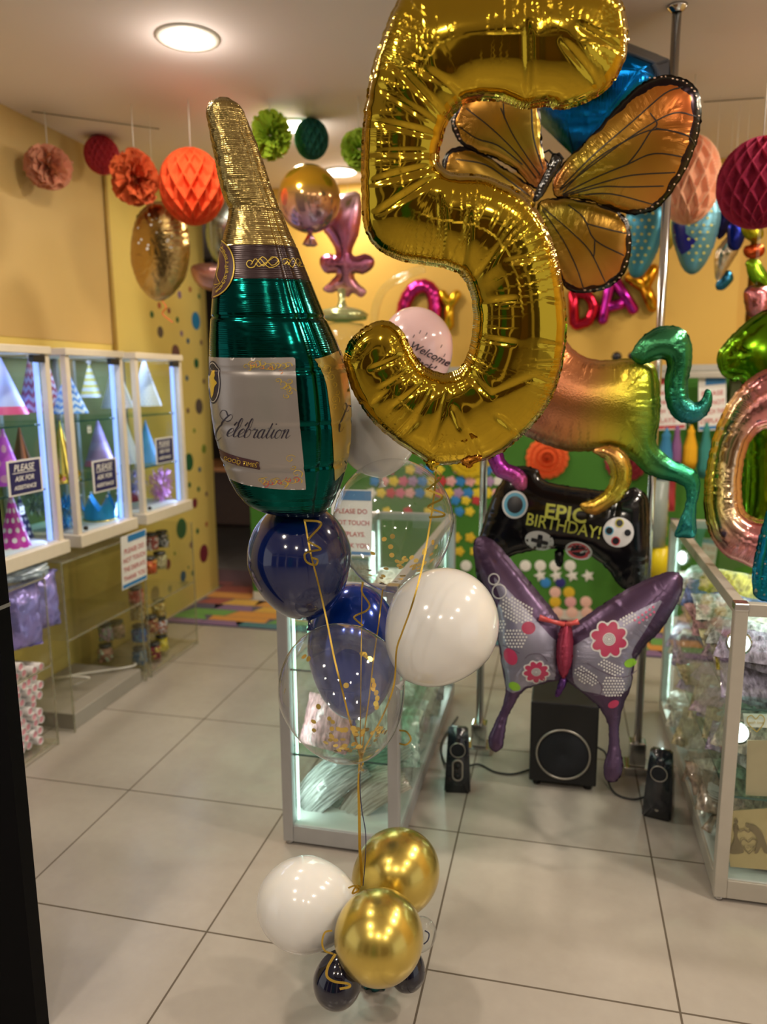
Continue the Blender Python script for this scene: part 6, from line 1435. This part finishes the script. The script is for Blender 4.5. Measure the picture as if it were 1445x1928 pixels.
mb = MB(); decal(bsurf, [[(590, 672), (642, 658), (651, 690), (659, 740), (661, 780), (660, 830), (655, 868), (652, 885), (626, 897), (622, 860), (617, 790), (608, 720), (600, 690)]], 5, .0012, mb)
mb.build('side_label', F_lab2, BT)
M_ink = plain('dark_label_ink', (.02, .015, .03), .4); M_gink = plain('gold_label_ink', (.66, .46, .06), .3, .4); M_bink = plain('brown_label_ink', (.06, .02, .025), .4); M_pl = plain('pearl_print', (.55, .5, .42), .4)
mb = MB()                                        # 0 ink, 1 gold, 2 brown
mb.m = 0; decal(bsurf, [ell(412, 715, 14.5, 39)], 4, .0019, mb)
mb.m = 3; stroke(bsurf, ell(412, 715, 12.6, 35, 24), 1.2, mb, .0024, closed=True, smooth=2)
mb.m = 1; decal(bsurf, [catmull([(411, 690), (417, 700), (415, 708), (421, 715), (416, 722), (414, 735), (409, 744), (407, 730), (403, 722), (405, 712), (402, 706), (408, 702)], 3, True)], 3, .0024, mb)
def script(word_paths, x0, y0, s, col, w=(.7, 2.3), shear=.32):
    x = x0; mb.m = col
    for paths, adv in word_paths:
        for P in paths:
            Q = [(x+(px_+py_*shear)*s, y0-py_*s) for px_, py_ in P]
            if len(Q) == 1: decal(bsurf, [ell(Q[0][0], Q[0][1], 1.5, n=8)], 3, .002, mb)
            else: stroke(bsurf, Q, 1, mb, .0020, callig=w, smooth=7)
        x += adv*s
GL = dict(e=([[(0, .25), (.45, .6), (.5, .88), (.3, 1), (.08, .7), (.05, .25), (.25, .02), (.62, .28)]], .62), l=([[(0, .25), (.35, 1.2), (.45, 2.0), (.28, 2.15), (.14, 1.5), (.08, .3), (.25, .02), (.52, .28)]], .50),
          b=([[(0, .25), (.35, 1.2), (.42, 2.0), (.26, 2.15), (.12, 1.5), (.06, .3), (.28, .0), (.58, .35), (.52, .9), (.32, .98), (.55, .88), (.8, .9)]], .74), r=([[(0, .9), (.12, 1.12), (.2, .92), (.48, .98), (.42, .7), (.34, .2), (.48, .0), (.72, .28)]], .68),
          a=([[(.58, .9), (.35, 1), (.08, .65), (.08, .18), (.3, .0), (.52, .4), (.62, 1), (.52, .25), (.66, .0), (.9, .28)]], .86), t=([[(0, .25), (.3, 1.0), (.42, 1.7), (.26, .9), (.16, .25), (.34, .0), (.6, .28)], [(.02, 1.1), (.55, 1.16)]], .56),
          i=([[(0, .25), (.25, 1.02), (.14, .3), (.28, .0), (.54, .28)], [(.28, 1.6)]], .50), o=([[(.4, 1), (.12, .75), (.06, .22), (.3, 0), (.6, .3), (.62, .8), (.4, 1), (.55, .86), (.85, .95)]], .80),
          n=([[(0, .75), (.14, 1.02), (.16, .8), (.04, 0)], [(.06, .2), (.36, .92), (.56, .95), (.5, .3), (.62, .0), (.95, .35)]], .9),
          C=([[(1.05, 1.9), (1.12, 2.3), (.85, 2.55), (.5, 2.1), (.15, 1.2), (-.05, .3), (.0, -.5), (.35, -.75), (.75, -.2)], [(1.05, 1.9), (.75, 1.75), (.2, 1.95), (-.25, 2.45), (-.15, 2.95), (.25, 2.9), (.6, 2.4)]], 1.2))
E1 = ([P for P in GL['e'][0]]+[[(.58, 1.75), (.34, 1.32)]], .62)
script([GL['C'], E1, GL['l'], E1, GL['b'], GL['r'], GL['a'], GL['t'], GL['i'], GL['o'], GL['n']], 417, 810, 15.8, 0)
script([GL['C']], 634, 795, 13.5, 0, (.6, 2.6))
mb.m = 2; decal(bsurf, [[(420, 836), (455, 845), (491, 852), (491, 868), (455, 862), (424, 853)]], 4, .0019, mb)
mb.m = 1; stroke(bsurf, [(423, 839), (455, 847.5), (489, 854.5), (489, 866), (455, 860)], .9, mb, .0024, smooth=1)
text_on(mb, bsurf, 'GOOD TIMES', 459, 859, 11, rot=9, off=.0026, sx=.85)
def curls(x, y, n, s, col, seed, dx=9, dy=0):
    R_ = random.Random(seed); mb.m = col
    for i in range(n):
        cx_, cy_ = x+i*dx+R_.uniform(-2, 2), y+i*dy+R_.uniform(-4, 4); r_ = s*R_.uniform(.6, 1.1); a0 = R_.uniform(0, 6); P = [(cx_+r_*(.25+.16*t_)*math.cos(a0+t_), cy_+r_*(.25+.16*t_)*math.sin(a0+t_)*.8) for t_ in np.arange(0, 6.5, .8)]; stroke(bsurf, P, 1, mb, .0021, callig=(.8, 1.8), smooth=3)
curls(470, 682, 9, 8, 1, 1); curls(522, 705, 4, 8, 1, 2, 8, 8); curls(540, 735, 3, 6, 1, 3, 2, -12); curls(495, 890, 8, 8, 1, 4, 9, 0); curls(545, 845, 3, 8, 1, 5, 5, 14); curls(500, 892, 5, 6, 4, 6, 14, -2); curls(480, 684, 4, 6, 5, 7, 16, 2)
curls(602, 680, 4, 8, 1, 8, 7, 12); curls(622, 760, 3, 8, 1, 9, 3, -14); curls(630, 860, 3, 8, 1, 10, 5, 0)
mb.m = 1; 
def spiral(cx_, cy_, r_, tu, d=1): return [(cx_+r_*(1-t_/tu*.85)*math.cos(d*t_), cy_+r_*(1-t_/tu*.85)*math.sin(d*t_)) for t_ in np.arange(0, tu, .55)]
for P in (spiral(474, 500, 10, 8), [(480, 508), (496, 488), (512, 504), (523, 494), (512, 488), (498, 505), (484, 492), (478, 498)], [(492, 492), (508, 508), (524, 500), (518, 488), (506, 496), (490, 506), (484, 500)], spiral(536, 497, 8, 7, -1), [(540, 502), (550, 488), (560, 503), (566, 494), (558, 488), (548, 506), (538, 494)], spiral(566, 497, 7, 7)): stroke(bsurf, P, 1.3, mb, .0014, smooth=3)
mb.build('label_print', [M_ink, M_gink, M_bink, M_pl, M_redt, plain('orange_label_ink', (.65, .22, .04), .4)], BT)
mb = MB(); mb.m = 1; med = lambda k: [(404+42*k*math.cos(a)*(1 if math.cos(a) > 0 else .08), 506+58*k*math.sin(a)) for a in np.linspace(0, 2*math.pi, 40, endpoint=False)]
decal(bsurf, [med(1.0)], 5, .0014, mb)
mb.m = 0; half = [(406+40*math.cos(a)*k_, 506+55*math.sin(a)*k_) for k_ in (1,) for a in np.linspace(-1.45, 1.45, 16)]; stroke(bsurf, half, 2, mb, .0022, smooth=3)
half = [(406+27*math.cos(a), 506+40*math.sin(a)) for a in np.linspace(-1.3, 1.3, 14)]; stroke(bsurf, half, .8, mb, .0022, smooth=3)
V5, F5 = None, None
for i, ch in enumerate('To Celebrate a Time to Celebrate'):
    if ch == ' ': continue
    a = -1.15+i*2.35/31; text_on(mb, bsurf, ch, 406+31*math.cos(a), 506+46*math.sin(a), 9, rot=-math.degrees(a)-90, off=.0022)
stroke(bsurf, [(412, 478), (418, 500), (414, 512), (408, 535), (422, 536), (416, 520), (420, 500), (414, 484)], 1.2, mb, .0022)
mb.build('medallion', [M_gink, M_bink], BT)

# latex balloons
L_navy = latex('navy_latex', (.003, .010, .075), .10); L_royal = latex('royal_blue_latex', (.003, .035, .30), .14, metal=.45)
L_white = latex('white_latex', (.80, .79, .76), .13, sss=.6); L_gold = latex('chrome_gold_latex', (.66, .50, .11), .26, metal=.9); L_pink = latex('pink_latex', (.85, .58, .58), .16, sss=.4)
L_clear = glass('clear_latex', (.965, .97, .965), 2.2, .05, (.85, .88, .9), .03)
L_knav = latex('dark_navy_latex', (.003, .004, .018), .10)
def balloon(px, py, rpx, Y, mat, label, tilt=(0, 0), group='latex balloons', ry=None, name='latex_balloon', cat='balloon', zoff=None, center=None):
    """tilt: where the knot points, in px steps right and down, plus depth."""
    c = Vector(center) if center else at(px, py, Y); k = pxm(c); r = rpx*k; e = (ry or rpx)/rpx
    d = Vector((0, 0, 1)) if tilt == (0, 0) else -(_r*tilt[0]-_u*tilt[1]+FWD*(tilt[2] if len(tilt) > 2 else 0)).normalized()
    prof = []; K = 56
    for i in range(K+1):
        ph = math.pi*i/K
        if ph < math.pi/2: prof.append((r*math.sin(ph), r*e*math.cos(ph)))
        else:
            q = (ph-math.pi/2)/(math.pi/2); prof.append((max(r*math.sin(ph)*(1-.06*math.sin(math.pi*q)), .0035), r*e*1.05*math.cos(ph)-.006*(q**8)))
    b0 = prof[-1][1]; prof += [(.0035, b0-.006), (.006, b0-.009), (.004, b0-.013), (.010, b0-.020), (.0085, b0-.021), (.001, b0-.012)]
    t = thing(name, label, cat, c, group); mb = MB(); mb.lathe(prof, c, d, n=72); mb.build('balloon_skin', mat, t); t['label'] = label
    return t, c, r, d
balloon(565, 1052, 98, 1.60, L_navy, 'large navy blue latex balloon right under the champagne bottle', (.15, 1), ry=108)
balloon(667, 1222, 88, 1.74, L_royal, 'metallic royal blue latex balloon behind the lower confetti balloon', (.0, 1), ry=124)
balloon(831, 1179, 106, 1.58, L_white, 'large white latex balloon right of the bouquet', (-.55, .8), ry=112)
balloon(578, 1702, 84, 1.50, L_white, 'white latex balloon low at the left of the bouquet base', (.9, .1), ry=94)
balloon(746, 1643, 78, 1.66, L_gold, 'chrome gold latex balloon at the back of the bouquet base', (-.7, .5), ry=84)
balloon(713, 1762, 84, 1.43, L_gold, 'chrome gold latex balloon nearest the viewer at the bouquet base', (-.2, .2, 1), ry=92)
balloon(708, 800, 86, 1.75, L_white, 'white latex balloon squeezed between the bottle and the number five', (.1, 1), ry=92)
tp, cp, rp, dp_ = balloon(786, 655, 68, 2.3, L_pink, 'pale pink latex balloon printed welcome back inside the curve of the five', (.3, 1), ry=76)
t1, c1, r1, d1 = balloon(741, 985, 114, 1.66, L_clear, 'upper clear latex balloon with gold confetti, below the number five', (.05, 1), ry=122)
t2_, c2, r2, d2 = balloon(645, 1301, 120, 1.50, L_clear, 'lower clear latex balloon with gold confetti in the middle of the bouquet', (.25, 1), ry=128)
for (x, y, r_, Y_, lab) in ((636, 1846, 46, 1.40, 'small dark navy latex balloon at the front left of the base'), (768, 1828, 34, 1.52, 'small dark navy latex balloon peeping out right of the gold balloon')):
    c = at(x, y, Y_); rr = r_*pxm(c); e_ = 1.12; balloon(x, y, r_, Y_, L_knav, lab, (.2, -1), ry=r_*1.12, center=(c.x, c.y, max(c.z, rr*e_+.002)))
balloon(790, 1760, 30, 1.62, L_clear, 'small clear latex balloon behind the gold balloon at the base', (-.5, .5), ry=34)
sp_pink = lambda P, off: [sph(x, y, cp, rp, off) for x, y in P]
def sph(x, y, c, r, off):
    d = ray(x, y).normalized(); o_ = CAM-c; b_ = o_.dot(d); q = b_*b_-(o_.dot(o_)-(r+off)**2); return CAM+d*(-b_-math.sqrt(max(q, 0)))
mb = MB(); text_on(mb, sp_pink, 'Welcome', 806, 672, 21, rot=26, shear=.35, off=.006, bold=.3); text_on(mb, sp_pink, 'Back!', 796, 692, 20, rot=24, shear=.35, off=.006, bold=.3)
for x, y in ((778, 636), (790, 628), (802, 632), (830, 655), (836, 672), (815, 682)): stroke(sp_pink, [(x, y), (x+3, y-6)], 1.5, mb, .007, smooth=1)
mb.build('lettering', M_ink, tp)
# confetti
M_conf = plain('gold_confetti', (.80, .56, .09), .25, .8)
def confetti(c, r, spots, label, group, seed):
    R = random.Random(seed); base = None
    for i, (x, y, s, fr) in enumerate(spots):
        d = ray(x, y).normalized(); o_ = CAM-c; b_ = o_.dot(d); q = b_*b_-(o_.dot(o_)-(r*.965)**2); q = math.sqrt(max(q, 0)); p = CAM+d*(-b_-q if fr else -b_+q)
        n = (p-c).normalized(); n = (n+Vector((R.uniform(-1, 1), R.uniform(-1, 1), R.uniform(-1, 1)))*.25).normalized(); rr = s*pxm(p)
        mb = MB(); mb.disc(p-n*.002, n, rr, 16); tag(mb.build('confetti_dot', M_conf), label, 'confetti', group)
R = random.Random(8)
S = [(x, y, 5.5, True) for x, y in ((652, 1290), (599, 1331), (590, 1360), (637, 1374), (645, 1376), (651, 1375), (688, 1232), (692, 1236), (698, 1240), (683, 1230), (613, 1400), (580, 1240), (572, 1235), (535, 1300), (624, 1388), (704, 1281), (706, 1290), (704, 1296), (710, 1305), (712, 1315), (709, 1325), (711, 1332), (632, 1395), (646, 1394))]
S += [(R.gauss(700, 22), 1372+abs(R.gauss(0, 9)), R.uniform(4.5, 6), R.random() < .6) for i in range(26)]+[(R.gauss(668, 20), R.uniform(1402, 1419), R.uniform(4, 6), R.random() < .5) for i in range(26)]+[(R.uniform(560, 640), R.uniform(1340, 1395), 4.5, False) for i in range(6)]
confetti(c2, r2, S, 'round gold foil confetti inside the lower clear balloon', 'gold confetti in the lower clear balloon', 1)
S = [(x, y, 5, True) for x, y in ((724, 1016), (739, 1010), (736, 1030), (702, 1043), (738, 1046), (696, 1075), (727, 1072), (748, 1058), (757, 1060), (765, 1056), (752, 1066), (756, 1070), (762, 1052), (845, 961), (817, 1021), (823, 1030), (801, 1037))]
S += [(R.gauss(742, 24), R.uniform(1084, 1103), R.uniform(3.8, 5.5), R.random() < .6) for i in range(24)]+[(R.uniform(775, 815), R.uniform(1040, 1085), 5, R.random() < .5) for i in range(14)]+[(R.gauss(655, 6), R.uniform(1040, 1062), 4, False) for i in range(5)]
confetti(c1, r1, S, 'round gold foil confetti inside the upper clear balloon', 'gold confetti in the upper clear balloon', 2)
# weight
o = MB().lathe([(.0, 0), (.035, .002), (.040, .02), (.028, .035), (.010, .045), (.02, .06), (0, .055)], (at(700, 1850, 1.55).x, 1.59, .0), n=30, disp=lambda a, b_: 1+.10*math.sin(9*b_)+.05*math.sin(17*b_+a*7)).build('balloon_weight', foilmat('teal_weight_foil', (.02, .30, .34), .25, crumple=.5)); tag(o, 'crinkled teal foil weight under the gold balloons on the floor', 'weight')
# ribbons
F_rib = foilmat('gold_ribbon', (.58, .40, .07), .25, .1, metal=.9); M_nrib = plain('navy_ribbon', (.01, .015, .07), .3, coat=.5)
def ribbon(P, Y, w, mat, label, name='ribbon'):
    if not isinstance(Y, (list, tuple)): Y = [Y]*len(P)
    Q = catmull([at(p[0], p[1], yy) for p, yy in zip(P, Y)], 8); mb = MB(); mb.ribbon(Q, w, tuple(-FWD)); Q2 = [Vector(q)+FWD*.0006 for q in Q]
    return tag(mb.build(name, mat), label, 'ribbon', 'gold balloon ribbons' if mat is F_rib else 'navy balloon ribbons')
KN = (683, 1430)
ribbon([(822, 880), (818, 930), (808, 1000), (795, 1070), (776, 1140), (758, 1190), (747, 1225), (742, 1290), (720, 1350), (692, 1400), (680, 1430)], [1.5, 1.5, 1.48, 1.45, 1.42, 1.42, 1.42, 1.42, 1.46, 1.48, 1.5], .0036, F_rib, 'long gold ribbon running down from the number five')
ribbon([(574, 980), (585, 1040), (600, 1100), (616, 1170), (630, 1240), (645, 1300), (660, 1360), (675, 1410), (680, 1435)], [1.48, 1.44, 1.44, 1.42, 1.38, 1.36, 1.38, 1.44, 1.5], .0036, F_rib, 'long gold ribbon running down from the champagne bottle')
ribbon([(721, 1110), (714, 1170), (704, 1240), (696, 1310), (686, 1380), (681, 1430)], [1.6, 1.58, 1.5, 1.5, 1.5, 1.5], .0030, F_rib, 'gold ribbon under the upper confetti balloon')
ribbon([(682, 1095), (681, 1180), (680, 1280), (679, 1380), (680, 1432)], [1.58, 1.56, 1.52, 1.5, 1.5], .0022, F_rib, 'straight thin gold ribbon in the middle of the bouquet')
ribbon([(679, 1428), (676, 1475), (677, 1540), (678, 1600), (681, 1640), (682, 1668)], 1.52, .0065, F_rib, 'thick gathered gold ribbon running down to the base balloons')
ribbon([(681, 1430), (678, 1470), (681, 1520), (689, 1570), (688, 1620), (684, 1668)], 1.515, .0022, M_nrib, 'dark navy ribbon running beside the gathered gold ribbon')
def curl(P, Y, label, mat=None, w=.0042): ribbon(P, Y, w, mat or F_rib, label, 'curled_ribbon')
curl([(818, 882), (831, 898), (810, 918), (806, 922), (830, 932), (831, 940), (808, 952), (812, 958), (835, 966), (834, 972), (808, 974)], 1.44, 'springy gold curl hanging just below the number five')
curl([(572, 980), (600, 982), (604, 990), (584, 1012), (582, 1020), (600, 1030), (603, 1035), (585, 1038), (574, 1044), (578, 1058), (594, 1064), (598, 1054), (586, 1050)], 1.42, 'springy gold curl over the large navy balloon')
curl([(684, 1096), (682, 1115), (696, 1138), (690, 1150), (672, 1158), (668, 1164), (684, 1178)], 1.56, 'wavy gold curl over the royal blue balloon')
curl([(626, 1752), (612, 1756), (607, 1775), (612, 1790), (628, 1796)], 1.36, 'gold ribbon loop left of the front gold balloon')
curl([(632, 1796), (618, 1820), (616, 1838), (630, 1848), (655, 1852), (658, 1858), (640, 1862)], 1.33, 'gold curl lying over the small navy balloon', w=.0055)
curl([(800, 1752), (808, 1758), (806, 1770), (798, 1778)], 1.5, 'short dark blue ribbon curl at the right of the gold balloon', M_nrib, .003)
curl([(752, 1375), (766, 1378), (774, 1392), (765, 1402), (752, 1400)], 1.7, 'small gold curl right of the lower confetti balloon')
curl([(656, 1672), (668, 1668), (676, 1676), (664, 1682), (672, 1668), (680, 1670)], 1.49, 'tight knot of gold ribbon where the base balloons meet')
curl([(678, 1425), (684, 1436), (680, 1446), (686, 1452)], 1.49, 'short twist of gold ribbon at the neck of the lower confetti balloon')
